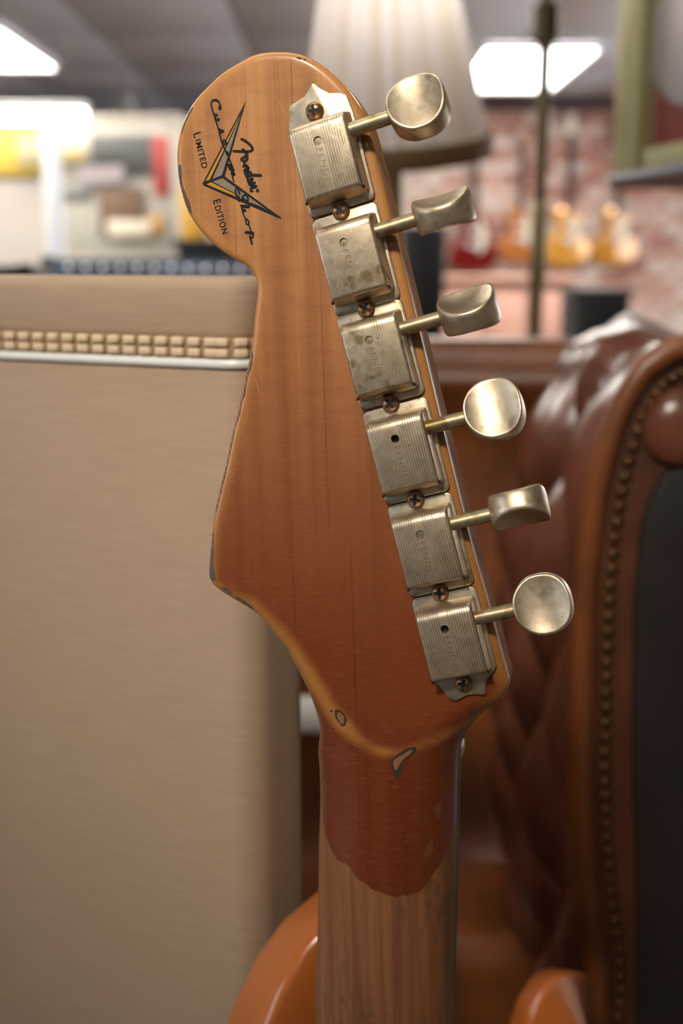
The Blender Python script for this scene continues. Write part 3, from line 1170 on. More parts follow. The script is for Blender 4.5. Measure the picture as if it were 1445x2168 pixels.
COVER_A, COVER_B = cover_mesh(2.6), cover_mesh(0.7)
PLATE = {k: plate_mesh(k) for k in ('mid', 'top', 'end')}
BUTTON = button_mesh()
HEAD, CROSS = screw_meshes()
SHAFT = lathe([(0.0018, 0.0), (0.0018, 0.0120)], 20)
for v in SHAFT.vertices:
    v.co = Vector((v.co.z, v.co.y, -v.co.x))
tm = text_mesh('FENDER', 2.0)
mx = max(v.co.x for v in tm.vertices)
# stamped word: runs down the cover below the hole
STAMP = mesh([((v.co.y - 0.55) * .001, -(1.7 + v.co.x * 10.2 / mx) * .001, 0.007012) for v in tm.vertices], [tuple(p.vertices) for p in tm.polygons], False)
bm = bmesh.new()
bm.from_mesh(STAMP)
STAMP = up_faces(bm)
t = NT('stamped_metal')
t.set(color=srgb(146, 132, 104), metal=0.8, rough=0.5)
M['stamp'] = t.m
for me_, mk in ((PLATE['mid'], 'plate'), (PLATE['top'], 'plate'), (PLATE['end'], 'plate'), (BUTTON, 'nickel'), (HEAD, 'bronze'), (CROSS, 'black'), (SHAFT, 'shaft'), (STAMP, 'stamp')):
    me_.materials.append(M[mk])
NOTCH = box(-0.00035, 0.00035, -0.0004, 0.0004, -0.0005, 0.0004, 0.0002, 2)
NOTCH.materials.append(M['black'])
roll = [-26, -72, -65, -20, 66, -10]
for i in range(6):
    lined = i not in (1, 2)
    src = COVER_A if i in (3, 5) else COVER_B
    me_ = src.copy()
    me_.materials.clear()
    me_.materials.append(M['cover_lined'] if lined else M['cover_worn'])
    # the hole was measured 6.9 mm above the wood
    T = gpart('tuner_housing', me_, None)
    T.matrix_local = Matrix.Translation(-GBASE) @ Matrix.Translation((HC[i].x * .001, HC[i].y * .001, 0)) @ TROT
    pl = link('screw_plate', PLATE['top' if i == 0 else 'end' if i == 5 else 'mid'], None, T)
    sh = link('tuner_shaft', SHAFT, None, T)
    sh.location = (0.0070, 0.0006, 0.0042)
    bt = link('tuner_button', BUTTON, None, T)
    bt.location = (0.0178, 0.0006, 0.0042)
    bt.rotation_euler = (math.radians(roll[i]), 0, 0)
    link('stamped_word', STAMP, None, T)
    hd = link('gear_screw', lathe([(0.00098, 0), (0.00098, 0.0002), (0.0002, 0.00025)], 20), M['black'] if i in (3, 5) else M['shaft'], T)
    hd.location = (0, 0, 0.0070 - (0.0025 if i in (3, 5) else 0.00065))
    spots = [(0.0001, -0.0164)] if i < 5 else [(0.0001, -0.0162)]
    if i == 0:
        spots.append((0.0, 0.0082))
    for (sx, sy) in spots:
        s_ = link('screw', HEAD, None, T)
        s_.location = (sx, sy, 0.0009)
        s_.rotation_euler = (0, 0, random.uniform(0, 1.5))
        c_ = link('screw_slot', CROSS, None, T)
        c_.location = s_.location
        c_.rotation_euler = s_.rotation_euler
    for sx in (-0.0072, 0.0083):
        nn = link('corner_notch', NOTCH, None, T)
        nn.location = (sx * 0.945, -0.01325, 0.0056)
# ---- nut, fingerboard, body
nl, nr = g(662, 1586, -15), g(977, 1586, -19)
nut = gpart('nut', box(nl[0] * .001 + 0.004, nr[0] * .001 + 0.0004, nr[1] * .001 - 0.0017, nr[1] * .001 + 0.0017, -0.0235, -0.0162, 0.0006, 2), M['bone'])
tag(nut, 'small bone nut end showing at the side of the neck')
fb = [tuple(Vector(p) * .001) for p in LFT if p[1] < NUTV - 2] + [tuple(Vector(p) * .001) for p in LEXT]
fbr = [tuple(Vector(p) * .001) for p in RGH if p[1] < NUTV - 2] + [tuple(Vector(p) * .001) for p in REXT]
fbo = gpart('fingerboard', prism(fb + fbr[::-1], -0.0055, 0.0005, 1), M['rosewood'])
fbo.location = -GBASE + Vector((0, 0, -0.0166))
bc = mid_end + AX * 395                                   # where the neck enters the body
body_rel = [(-20, 6), (-27, -6), (-40, 30), (-62, 78), (-84, 92), (-104, 70), (-116, 20), (-112, -60), (-118, -110), (-150, -170), (-158, -250), (-130, -312), (-60, -344), (0, -350),
            (60, -344), (128, -316), (160, -250), (152, -170), (122, -110), (118, -50), (124, 10), (132, 70), (118, 112), (96, 116), (74, 80), (48, 30), (30, -2), (20, 6)]
bo = catmull(body_rel, 12, True)
bpts = []
for q in bo:
    p_ = bc + side * q[0] - AX * q[1]
    bpts.append((p_.x * .001, p_.y * .001))
bd = gpart('body', prism(bpts, -0.044, 0.006, 3), plain('amber_body', (176, 104, 40), 0.2, 0, 0.2, 12, coat=0.8))
bd.location = -GBASE + Vector((0, 0, 0.006))
bottom_v = min(p[1] for p in bpts)
# ================================================================== THINGS AROUND IT
# ---- tan hard case standing upright behind the headstock
YAW = math.radians(25)
d1 = Vector((-math.cos(YAW), math.sin(YAW), 0))
d2 = Vector((math.sin(YAW), math.cos(YAW), 0))
Tt = P(466, 770, 0.372)
Tt.z = 0
CR = 0.011
C0 = Tt - d1 * CR
CL, CDp = 0.46, 0.042
case = empty('hard_case', (C0.x, C0.y, 0))
tag(case, 'tall tan fabric hard case with a stitched rim and silver trim', 'case')
case.rotation_euler = (0, 0, math.atan2(-d1.y, -d1.x))       # local +x = towards the right corner, local +y = back
zt = lambda y: P(468, y, 0.372).z


def case_path(off=0.0, n=10):
    pts = []
    r = CR + off
    for cx, cy, a0 in ((-CR, CR, -90), (-CR, CDp - CR, 0), (-CL + CR, CDp - CR, 90), (-CL + CR, CR, 180)):
        for i in range(n + 1):
            a = math.radians(a0 + 90 * i / n)
            pts.append((cx + r * math.cos(a), cy + r * math.sin(a)))
    return pts


m_case = woven('tan_tolex', (177, 150, 124))
z_trim0, z_trim1, z_w1, z_top = zt(781), zt(761), zt(716), zt(586)
link('case_body', prism(case_path(), z_trim0 + 0.001, 0.002, 2), m_case, case)
o = link('case_lid', prism(case_path(-0.0012), z_top - z_w1 + 0.002, 0.0045, 3), m_case, case)
o.location.z = z_w1 - 0.002
o = link('rim_welt', prism(case_path(-0.0006), z_w1 - z_trim1, 0.0008, 1), plain('brown_welt', (164, 130, 94), 0.6, 0, 0.2, 300), case)
o.location.z = z_trim1
o = link('metal_trim', prism(case_path(0.0016), z_trim1 - z_trim0, 0.0012, 3), plain('silver_trim', (244, 240, 232), 0.35, 0.1, 0.05, 40), case)
o.location.z = z_trim0
m_st = plain('tan_thread', (226, 200, 164), 0.7, 0, 0.15, 800)
rows = ((zt(725), zt(734) - zt(716)), (zt(748), zt(756) - zt(740)))
st_me = box(-0.0023, 0.0023, -0.0012, 0.0012, -0.00145, 0.00145, 0.0008, 2)
st_me.materials.append(m_st)
pitch = 0.0064
for zr, hh in rows:
    x = -CR - pitch / 2
    while x > -0.30:
        s_ = link('stitch', st_me, None, case)
        s_.location = (x, -0.0002, zr)
        x -= pitch
    a = -90 + 4
    while a < 0:
        t_ = math.radians(a)
        s_ = link('stitch', st_me, None, case)
        s_.location = (-CR + (CR - 0.0002) * math.cos(t_), CR + (CR - 0.0002) * math.sin(t_), zr)
        s_.rotation_euler = (0, 0, t_ + math.pi / 2)
        a += math.degrees(pitch / CR)

# ---- brown leather armchair
m_lea = leather('brown_leather', (116, 64, 30), 0.40)
m_front = leather('dark_saddle_leather', (82, 42, 20), 0.45)
m_lea2 = leather('saddle_leather', (124, 68, 30), 0.38)
m_dark = leather('espresso_leather', (26, 15, 10), 0.65)
m_wing = leather('cognac_leather', (104, 60, 44), 0.27)
YF, YB = 0.60, 0.97
arm_px = [(1250, 2300), (1248, 2150), (1240, 1960), (1226, 1850), (1216, 1740), (1213, 1600), (1214, 1450), (1218, 1300), (1228, 1150), (1245, 1020), (1270, 920), (1300, 840), (1345, 770), (1395, 735), (1450, 718),
          (1510, 735), (1560, 790), (1585, 870), (1580, 960), (1560, 1080), (1560, 1500), (1560, 2300)]
prof = catmull([(P(x, y, YF).x, P(x, y, YF).z) for x, y in arm_px], 0.008)
prof = np.array(prof)
cumul = np.concatenate([[0], np.cumsum(np.linalg.norm(np.diff(prof, axis=0), axis=1))])
inner_n = int(np.argmax(prof[:, 1]))
s_in = cumul[inner_n]
tn = np.gradient(prof, axis=0)
tn /= np.linalg.norm(tn, axis=1)[:, None]
nr2 = np.stack([-tn[:, 1], tn[:, 0]], 1)              # outward for a path running up the inner side
chair = empty('leather_armchair', (-0.12, 0.8, 0))
tag(chair, 'brown leather armchair with tufted arms and nail-head trim', 'armchair')


def cpart(name, me, m, parent=None):
    o = link(name, me, m, parent or chair)
    if parent is None:
        o.location = (0.12, -0.8, 0)
    return o


def arm_rise(i, yy):                  # the inner edge of the arm falls towards the back, the outer roll climbs a little
    q = (yy - YF) / (YB - YF)
    w_ = min(1, max(0, (prof[i, 0] - 0.125) / 0.07))
    hgt_ = max(0, prof[i, 1] - 0.6) / 0.35
    return q * hgt_ * (-0.070 + 0.075 * w_)


def arm_flare(i, yy):                 # towards the back the top of the arm opens outwards
    q = (yy - YF) / (YB - YF)
    return 0.046 * q * min(1, max(0, (prof[i, 1] - (ZC - 0.40)) / 0.34))


vs, fs = [], []
NY = 70
for j in range(NY + 1):
    yy = YF + (YB - YF) * j / NY
    for i in range(len(prof)):
        s = cumul[i]
        amp = 0.0
        if s < s_in * 0.985:
            fade = min(1, (yy - YF) / 0.05) * min(1, (s_in - s) / 0.03)
            a_, b_ = s / 0.155, (yy - YF) / 0.125
            q = abs(math.sin(math.pi * (a_ + b_))) * abs(math.sin(math.pi * (a_ - b_)))
            amp = 0.027 * (q ** 0.5) * fade
        rise = arm_rise(i, yy)
        vs.append((prof[i, 0] + arm_flare(i, yy) + nr2[i, 0] * amp, yy, prof[i, 1] + nr2[i, 1] * amp + rise))
n_ = len(prof)
for j in range(NY):
    for i in range(n_ - 1):
        fs.append((j * n_ + i, (j + 1) * n_ + i, (j + 1) * n_ + i + 1, j * n_ + i + 1))
cpart('tufted_arm', mesh(vs, fs), m_wing)
# buttons sunk into the tufts
btn = lathe([(0.006, 0), (0.006, 0.002), (0.004, 0.0045), (0.001, 0.0055)], 12)
for v in btn.vertices:
    v.co = Vector((-v.co.z, v.co.y, v.co.x))
btn.materials.append(m_dark)
for a2 in range(0, 12):
    for b2 in range(0, 7):
        if (a2 + b2) % 2:
            continue
        s, yy = a2 * 0.155 / 2, YF + b2 * 0.125 / 2
        if s > s_in * 0.95 or s < 0.05 or yy < YF + 0.03 or yy > YB - 0.02:
            continue
        i = int(np.argmin(abs(cumul - s)))
        rise = arm_rise(i, yy)
        b_ = cpart('tuft_button', btn, None)
        b_.location = b_.location + Vector((prof[i, 0] + arm_flare(i, yy) + 0.001, yy, prof[i, 1] + rise))


def inset(d):
    return [(prof[i, 0] - nr2[i, 0] * d, prof[i, 1] - nr2[i, 1] * d) for i in range(n_)]


fp = prism([tuple(p) for p in prof], 0.03, 0.004, 2, 'Y')
o = cpart('arm_front', fp, m_front)
o.location.y += YF - 0.014
cpart('front_welt', sweep([(p[0] - nr2[i, 0] * 0.001, YF - 0.016, p[1] - nr2[i, 1] * 0.001) for i, p in enumerate(prof)], circ(0.0065, 10), up=Vector((0, 1, 0))), m_lea)
ins = catmull([(P(x, y, YF).x, P(x, y, YF).z) for x, y in [(1330, 2300), (1330, 1900), (1322, 1500), (1330, 1200), (1350, 1060), (1385, 990), (1440, 975), (1495, 1000), (1520, 1080), (1520, 1500), (1520, 2300)]], 0.01)
o = cpart('front_panel', prism([tuple(p) for p in ins], 0.006, 0.002, 2, 'Y'), m_dark)
o.location.y += YF - 0.018
sc_c = P(1425, 895, YF)
scroll = lathe([(0.0215, 0), (0.0215, 0.004), (0.018, 0.009), (0.010, 0.012), (0.003, 0.0125)], 28)
for v in scroll.vertices:
    v.co = Vector((v.co.x, -v.co.z, v.co.y))
o = cpart('scroll_boss', scroll, m_wing)
o.location += Vector((sc_c.x, YF - 0.013, sc_c.z))
nail = lathe([(0.0037, 0), (0.0035, 0.0012), (0.0022, 0.0024), (0.0006, 0.0028)], 12)
for v in nail.vertices:
    v.co = Vector((v.co.x, -v.co.z, v.co.y))
nail.materials.append(plain('dark_brass_nail', (92, 66, 40), 0.38, 0.8, 0.2, 400))
s = 0.03
q14 = np.array(inset(0.0150))
while s < cumul[-1] * 0.62:
    b_ = cpart('nail_head', nail, None)
    b_.location += Vector((np.interp(s, cumul, q14[:, 0]), YF - 0.0135, np.interp(s, cumul, q14[:, 1])))
    s += 0.0088
# back
zy = lambda y, Y: P(722, y, Y).z
bp = [(0.86, zy(1900, .86)), (0.895, zy(1780, .895)), (0.915, zy(1600, .915)), (0.925, zy(1300, .925)), (0.935, zy(1000, .935)), (0.93, zy(880, .93)), (0.918, zy(820, .918)), (0.916, zy(795, .916)), (0.925, zy(774, .925)), (0.942, zy(765, .942)),
      (0.950, zy(766, .95)), (0.952, zy(755, .952)), (0.958, zy(735, .958)), (0.972, zy(717, .972)), (0.995, zy(711, .995)), (1.02, zy(722, 1.02)), (1.035, zy(760, 1.035)), (1.04, zy(1000, 1.04)), (1.03, 0.25)]
bp = catmull(bp, 0.006)
vs, fs = [], []
X0, X1 = -0.46, P(1230, 900, 0.95).x
NX = 40
for j in range(NX + 1):
    q = j / NX
    xx = X0 + (X1 - X0) * q
    bow = 0.03 * (2 * q - 1) ** 2
    for (yy, z_) in bp:
        vs.append((xx, yy - bow, z_))
k_ = len(bp)
for j in range(NX):
    for i in range(k_ - 1):
        fs.append((j * k_ + i, (j + 1) * k_ + i, (j + 1) * k_ + i + 1, j * k_ + i + 1))
cpart('backrest', mesh(vs, fs), m_lea)
# seat
zs = P(722, 1800, 0.89).z
ysf = PZ(1000, 2005, zs).y
cpart('seat_cushion', box(-0.42, P(1225, 1850, 0.66).x + 0.02, ysf, 0.90, zs - 0.11, zs, 0.028, 5), m_lea2)
cpart('seat_base', box(-0.45, 0.30, ysf + 0.03, 1.02, 0.10, zs - 0.105, 0.01, 2), m_dark)
cpart('outer_arm', box(-0.50, -0.42, YF, 0.99, 0.10, ZC - 0.12, 0.03, 4), m_lea)
for lx in (-0.44, 0.26):
    for ly in (0.66, 0.96):
        o = cpart('leg', lathe([(0.014, 0), (0.017, 0.03), (0.024, 0.10)], 14), M['rosewood'])
        o.location += Vector((lx, ly, 0))
# white card in the chair
c_ = P(640, 1512, 0.84)
card = link('paper_card', box(-0.016, 0.020, -0.001, 0.001, -0.0145, 0.0145, 0.0004, 1), plain('white_card', (250, 247, 244), 0.7, 0, 0.03))
card.rotation_euler = (math.radians(-22), 0, 0)
card.location = (c_.x, 0.872, P(640, 1512, 0.872).z)
tag(card, 'small white card between the tan case and the guitar neck', 'card')

# ---- wooden stand: two curved arms behind the neck
m_stand = plain('orange_wood', (196, 108, 48), 0.3, 0, 0.18, 18, coat=0.5)
stand = empty('guitar_stand', (0.02, 0.38, 0))
tag(stand, 'glossy orange-brown wooden stand with two curved arms behind the guitar neck', 'stand')


def stand_arm(path, a, b, up):
    o = link('arm', sweep(catmull(path, 0.01), rrect(a, b, 0.003, 3), up=up), m_stand, stand)
    o.location = (-0.02, -0.38, 0)
    return o


lp = [P(530, 2600, 0.335), P(540, 2350, 0.335), P(562, 2220, 0.335), P(584, 2160, 0.337), P(618, 2085, 0.339), P(664, 2015, 0.343), P(730, 1955, 0.348), P(790, 1920, 0.354)]
lp = [Vector((lp[0].x - 0.004, 0.335, 0.012))] + lp
stand_arm(lp, 0.0105, 0.0145, Vector((0.6, -1, 0.5)))
rp = [P(1142, 2600, 0.40), P(1146, 2330, 0.40), P(1152, 2220, 0.402), P(1158, 2190, 0.406), P(1168, 2155, 0.415), P(1178, 2134, 0.428), P(1188, 2124, 0.445), P(1196, 2124, 0.465), P(1203, 2134, 0.485)]
rp = [Vector((rp[0].x, 0.40, 0.012))] + rp
stand_arm(rp, 0.0135, 0.010, Vector((0.25, -1, 0.6)))
o = link('crossbar', box(lp[0].x, rp[0].x, 0.325, 0.355, 0.0, 0.03, 0.006, 3), m_stand, stand)
o.location = (-0.02, -0.38, 0)

# ---- floor lamp with a pleated cream shade
LY = 1.35
lc = P(832, 322, LY)
lamp = empty('floor_lamp', (lc.x, LY, 0))
tag(lamp, 'floor lamp with a cream pleated shade behind the headstock', 'lamp')
R0, R1, HS = 0.108, 0.046, 0.30
vs, fs = [], []
NP = 144
for j in range(7):
    q = j / 6
    rr = R0 + (R1 - R0) * q
    for k in range(NP):
        a = 2 * math.pi * k / NP
        pl = rr * (1 + 0.022 * math.cos(k * math.pi / 2))
        vs.append((pl * math.cos(a), pl * math.sin(a), HS * q))
for j in range(6):
    for k in range(NP):
        k2 = (k + 1) % NP
        fs.append((j * NP + k, j * NP + k2, (j + 1) * NP + k2, (j + 1) * NP + k))
t = NT('pleated_fabric')
tc = t.n('ShaderNodeTexCoord').outputs['Object']
sep = t.n('ShaderNodeSeparateXYZ', inp={0: tc})
ang = t.math('ARCTAN2', sep.outputs[1], sep.outputs[0])
nz = t.noise(t.n('ShaderNodeCombineXYZ', inp={0: ang}).outputs[0], 7.0, 3)
shade_col = t.mix(t.ramp(nz, 0.35, 0.65), srgb(220, 204, 182), srgb(238, 234, 236))
t.set(color=shade_col, rough=0.8)
tr_ = t.n('ShaderNodeBsdfTranslucent', inp={0: shade_col})
mx_ = t.n('ShaderNodeMixShader', inp={0: 0.5, 1: t.bsdf.outputs[0], 2: tr_.outputs[0]})
t.t.links.new(mx_.outputs[0], [n for n in t.t.nodes if n.type == 'OUTPUT_MATERIAL'][0].inputs[0])
lean = Matrix.Rotation(math.radians(13), 4, 'X') @ Matrix.Rotation(math.radians(-3), 4, 'Y')
shade = link('lamp_shade', mesh(vs, fs), t.m, lamp)
shade.matrix_local = Matrix.Translation((0, 0, lc.z)) @ lean
ring = link('shade_trim', sweep([(R0 * 1.02 * math.cos(a), R0 * 1.02 * math.sin(a), 0.006) for a in [2 * math.pi * k / 48 for k in range(48)]], rrect(0.003, 0.012, 0.001, 2), closed=True),
            plain('beige_braid', (136, 108, 74), 0.8), shade)  # real braid, its dark brown also carries the shading under the rim
m_brass = plain('aged_brass', (124, 104, 70), 0.4, 0.7, 0.2, 60)
link('lamp_pole', lathe([(0.011, 0.03), (0.011, lc.z + 0.12)], 14), m_brass, lamp)
bulb = link('bulb', lathe([(0.006, 0), (0.013, 0.012), (0.022, 0.034), (0.024, 0.05), (0.018, 0.068), (0.004, 0.076)], 16), plain('opal_bulb', (240, 232, 220), 0.4), lamp)
bulb.location = (0, 0, lc.z + 0.12)
bl_ = bpy.data.lights.new('added_lamp_glow', 'POINT')  # added light inside the unlit lamp, brightens its fabric
bl_.energy = 0.5
bl_.color = (1.0, 0.96, 0.92)
bl_.shadow_soft_size = 0.03
blo = bpy.data.objects.new('added_lamp_glow', bl_)
COL.objects.link(blo)
blo.parent = lamp
blo.location = (0.0, -0.032, lc.z + 0.16)
link('lamp_base', lathe([(0.13, 0), (0.13, 0.012), (0.10, 0.026), (0.03, 0.036), (0.012, 0.05)], 32), m_brass, lamp)

# ---- brass pole
pc = P(1146, 320, 1.7)
pole = empty('display_pole', (pc.x, 1.7, 0))
tag(pole, 'tall thin brass pole standing in front of the brick wall', 'pole')
link('pole_tube', lathe([(0.0098, 0.02), (0.0098, CEIL - 0.002)], 14), m_brass, pole)
for y0, y1, rr in ((5, 95, 0.0185), (430, 600, 0.0125)):
    z0, z1 = P(1146, y1, 1.7).z, P(1146, y0, 1.7).z
    link('pole_collar', lathe([(0.010, z0), (rr, z0 + 0.004), (rr, z1 - 0.004), (0.010, z1)], 16), plain('dark_brass_%d' % y0, (96, 80, 58) if y0 < 50 else (170, 150, 110), 0.4, 0.6), pole)
link('pole_foot', lathe([(0.11, 0), (0.11, 0.01), (0.02, 0.025)], 24), m_brass, pole)

# ---- framed disc at the upper right
FX = 0.272
fb_z = P(1290, 372, 1.15).z
FTH = math.radians(14)
fl_ = P(1290, 372, 1.15)
frm = empty('framed_disc', (fl_.x + 0.15 * math.sin(FTH), 1.15 - 0.15 * math.cos(FTH), fb_z))
tag(frm, 'pale green-gold picture frame holding a silvery disc on maroon, upper right corner', 'picture frame')
frm.rotation_euler = (0, 0, FTH)
m_fr = plain('green_gold_frame', (206, 200, 144), 0.35, 0.2, 0.08, 50)
Y0f, Y1f, FH = -0.42, 0.15, 0.62           # local: y away from the camera
DEP = 0.045
link('frame_rail', box(0, DEP, Y1f - 0.045, Y1f, 0, FH, 0.004, 2), m_fr, frm)
link('frame_rail', box(0, DEP, Y0f, Y0f + 0.062, 0, FH, 0.004, 2), m_fr, frm)
link('frame_rail', box(0.0005, DEP, Y0f + 0.06, Y1f - 0.06, 0.0, 0.020, 0.004, 2), m_fr, frm)
link('frame_rail', box(0.0005, DEP, Y0f + 0.06, Y1f - 0.06, FH - 0.02, FH, 0.004, 2), m_fr, frm)
link('frame_edge', box(-0.0015, 0.004, Y0f, Y1f, -0.006, 0.0015, 0.0015, 2), plain('silver_edge', (190, 194, 208), 0.3, 0.5), frm)
link('frame_underside', box(0.0, DEP + 0.03, Y0f, Y1f, -0.012, -0.005, 0.001, 1), plain('brown_board', (116, 84, 70), 0.7), frm)
link('mount', box(0.020, 0.024, Y0f + 0.06, Y1f - 0.045, 0.018, FH - 0.02), plain('maroon_mount', (150, 44, 44), 0.5), frm)
dsc = lathe([(0.100, 0), (0.100, 0.002), (0.034, 0.0025), (0.004, 0.0025)], 48)
for v in dsc.vertices:
    v.co = Vector((-v.co.z, v.co.x, v.co.y))
o = link('disc', dsc, plain('silver_disc', (196, 186, 190), 0.25, 0.35, 0.03), frm)
FMi = (Matrix.Translation(frm.location) @ Matrix.Rotation(FTH, 4, 'Z')).inverted()
c_l, r_l = FMi @ CAM, FMi.to_3x3() @ ray(1482, 60)
o.location = c_l + r_l * ((0.019 - c_l.x) / r_l.x)
o.scale = (1, 0.80, 0.62)

tgl = NT('picture_glass')
gl_ = tgl.n('ShaderNodeBsdfGlossy', inp={'Roughness': 0.03})
lw_ = tgl.n('ShaderNodeLayerWeight', inp={'Blend': 0.5})
fr_s = tgl.math('ADD', tgl.math('MULTIPLY', tgl.math('POWER', lw_.outputs['Facing'], 4.0), 0.35), 0.03)
mg_ = tgl.n('ShaderNodeMixShader', inp={0: fr_s, 1: tgl.n('ShaderNodeBsdfTransparent').outputs[0], 2: gl_.outputs[0]})
tgl.t.links.new(mg_.outputs[0], [n for n in tgl.t.nodes if n.type == 'OUTPUT_MATERIAL'][0].inputs[0])
link('glass_pane', box(0.008, 0.010, Y0f + 0.06, Y1f - 0.045, 0.018, FH - 0.02), tgl.m, frm)

# ---- left background: pale partition with posters, light batten, white post, amplifier
WYL = 5.0
part_x1 = P(440, 400, WYL).x
ptop = P(200, 250, WYL).z
pw_ = link('wall_partition', box(RX0, part_x1, WYL + 0.02, WYL + 0.12, 0, ptop), m_wallpale)
tag(pw_, 'pale low partition wall behind the amplifier', kind='structure')


def flat(name, x0, y0, x1, y1, rgb, label, cat, Y=WYL, th=0.012, rough=0.6, extra=None):
    a, b = P(x0, y1, Y), P(x1, y0, Y)
    xm, zm = (a.x + b.x) / 2, (a.z + b.z) / 2
    hw, hh = abs(b.x - a.x) / 2, abs(b.z - a.z) / 2
    o = link(name, box(-hw, hw, -th / 2, th / 2, -hh, hh, min(th * 0.2, 0.003), 1), plain(name + '_paper', rgb, rough, 0, 0.06, 8))
    o.location = (xm, Y, zm)
    tag(o, label, cat)
    return o, hw, hh


nb, hw, hh = flat('notice_board', 108, 252, 378, 552, (200, 196, 186), 'pale notice board on the partition left of the headstock', 'notice board', WYL, 0.03)
link('board_frame', sweep([(-hw, -0.016, -hh), (hw, -0.016, -hh), (hw, -0.016, hh), (-hw, -0.016, hh)], rrect(0.022, 0.012, 0.003, 1), up=Vector((0, 1, 0)), closed=True), plain('cream_frame', (214, 206, 192), 0.5), nb)
pb = WYL - 0.03
flat('poster', 194, 286, 320, 372, (112, 114, 112), 'dark grey poster at the top of the notice board', 'poster', pb, 0.006)
flat('poster', 326, 288, 355, 414, (200, 84, 80), 'narrow red vertical poster on the notice board', 'poster', pb, 0.006)
flat('poster', 212, 398, 302, 500, (122, 96, 78), 'brown picture low on the notice board', 'poster', pb, 0.006)
flat('paper_sheet', 228, 466, 318, 502, (236, 226, 204), 'cream paper strip pinned over the brown picture', 'paper', pb - 0.012, 0.006)
flat('paper_sheet', 170, 350, 260, 390, (220, 208, 214), 'pale lilac sheet below the dark grey poster', 'paper', pb - 0.012, 0.006)
flat('paper_sheet', 120, 315, 180, 345, (226, 208, 150), 'small pale yellow sheet beside the white post', 'paper', pb, 0.006)
flat('paper_sheet', 118, 395, 190, 420, (150, 152, 150), 'small grey sheet beside the white post', 'paper', pb, 0.006)
flat('paper_sheet', 315, 455, 345, 500, (206, 160, 96), 'small ochre sheet right of the cream paper strip', 'paper', pb, 0.006)
flat('poster', -60, 262, 92, 372, (226, 196, 92), 'yellow poster at the left edge under the light batten', 'poster', WYL, 0.008)
flat('poster', 40, 290, 88, 350, (206, 196, 160), 'faded pale inset on the yellow poster', 'poster', WYL - 0.012, 0.006)
flat('poster', 384, 398, 436, 512, (226, 176, 76), 'amber poster beside the headstock edge', 'poster', pb, 0.008)
bt_ = P(90, 246, WYL - 0.25)
bat = empty('light_batten', (bt_.x, WYL - 0.25, bt_.z))
tag(bat, 'glowing white light batten above the yellow poster', 'light')
link('tube', sweep([(-0.2, 0, 0), (0.17, 0, 0)], circ(0.026, 14)), emitter('tube_glow', (255, 244, 224), 8.0), bat)
link('housing', box(-0.21, 0.18, -0.03, 0.03, 0.027, 0.05, 0.004, 1), m_rim, bat)
for hx in (-0.15, 0.12):
    link('hanging_rod', box(hx - 0.0012, hx + 0.0012, -0.0012, 0.0012, 0.05, CEIL - bt_.z - 0.001), M['chip'], bat)
pa, pb2 = P(108, 262, 4.2), P(108, 640, 4.2)
wp = link('white_post', box(-0.026, 0.026, -0.026, 0.026, 0, pa.z, 0.004, 2), plain('white_gloss', (232, 238, 252), 0.3))
wp.location = (P(113, 400, 4.2).x, 4.2, 0)
tag(wp, 'white upright post in front of the notice board', 'post')
hk = P(268, 225, WYL + 0.07)
hook = empty('lantern', (hk.x, WYL + 0.07, ptop))
tag(hook, 'small dark lantern standing on top of the partition', 'lantern')
link('lantern_body', lathe([(0.02, 0), (0.03, 0.01), (0.036, 0.05), (0.03, 0.085), (0.012, 0.10), (0.010, 0.12)], 12), plain('dark_iron', (58, 56, 54), 0.6), hook)
link('lantern_ring', sweep([(0.014 * math.cos(a), 0, 0.130 + 0.014 * math.sin(a)) for a in [k * math.pi / 6 for k in range(12)]], circ(0.003, 6), up=Vector((0, 1, 0)), closed=True), hook.children[0].data.materials[0], hook)

# amplifier heads whose knobs glint above the case
AY = 2.2


def amp(x0, x1, y0, y1, Y, depth, rgb, label, knobs=0, grille=True, name='amplifier', face=(110, 122, 146)):
    a, b = P(x0, y1, Y), P(x1, y0, Y)
    o = empty(name, ((a.x + b.x) / 2, Y, 0))
    tag(o, label, 'amplifier')
    hw = (b.x - a.x) / 2
    top = b.z
    bot = 0.0
    mbox = plain('amp_cover_%d' % x0, rgb, 0.55, 0, 0.15, 80)
    link('cabinet', box(-hw, hw, 0, depth, bot, top, 0.008, 2), mbox, o)
    if grille:
        link('grille', box(-hw + .02, hw - .02, -0.004, 0.004, max(bot, top - 0.55) + .03, top - (0.13 if knobs else 0.03), 0.002, 1), plain('grille_%d' % x0, tuple(int(c * .7) for c in rgb), 0.8, 0, 0.2, 400), o)
    if knobs:
        link('control_panel', box(-hw + .01, hw - .01, -0.006, 0.003, top - 0.115, top - 0.008, 0.002, 1), plain('panel_%d' % x0, face, 0.35, 0.4, 0.06, 30), o)
        kn = lathe([(0.0095, 0), (0.0095, 0.004), (0.0075, 0.006), (0.007, 0.013), (0.0055, 0.0155), (0.001, 0.0158)], 16)
        for v in kn.vertices:
            v.co = Vector((v.co.x, -v.co.z, v.co.y))
        kn.materials.append(plain('chrome_knob', (236, 238, 245), 0.12, 0.9, 0.02))
        for k in range(knobs):
            q = link('knob', kn, None, o)
            q.location = (-hw + 0.045 + (2 * hw - 0.09) * k / (knobs - 1), -0.006, top - 0.024)
    for sx in (-1, 1):
        link('corner_guard', box(sx * hw - 0.012, sx * hw + 0.012, -0.003, 0.02, top - 0.02, top + 0.003, 0.003, 1), plain('corner_%d_%d' % (x0, sx), (60, 60, 62), 0.4, 0.5), o)
    return o


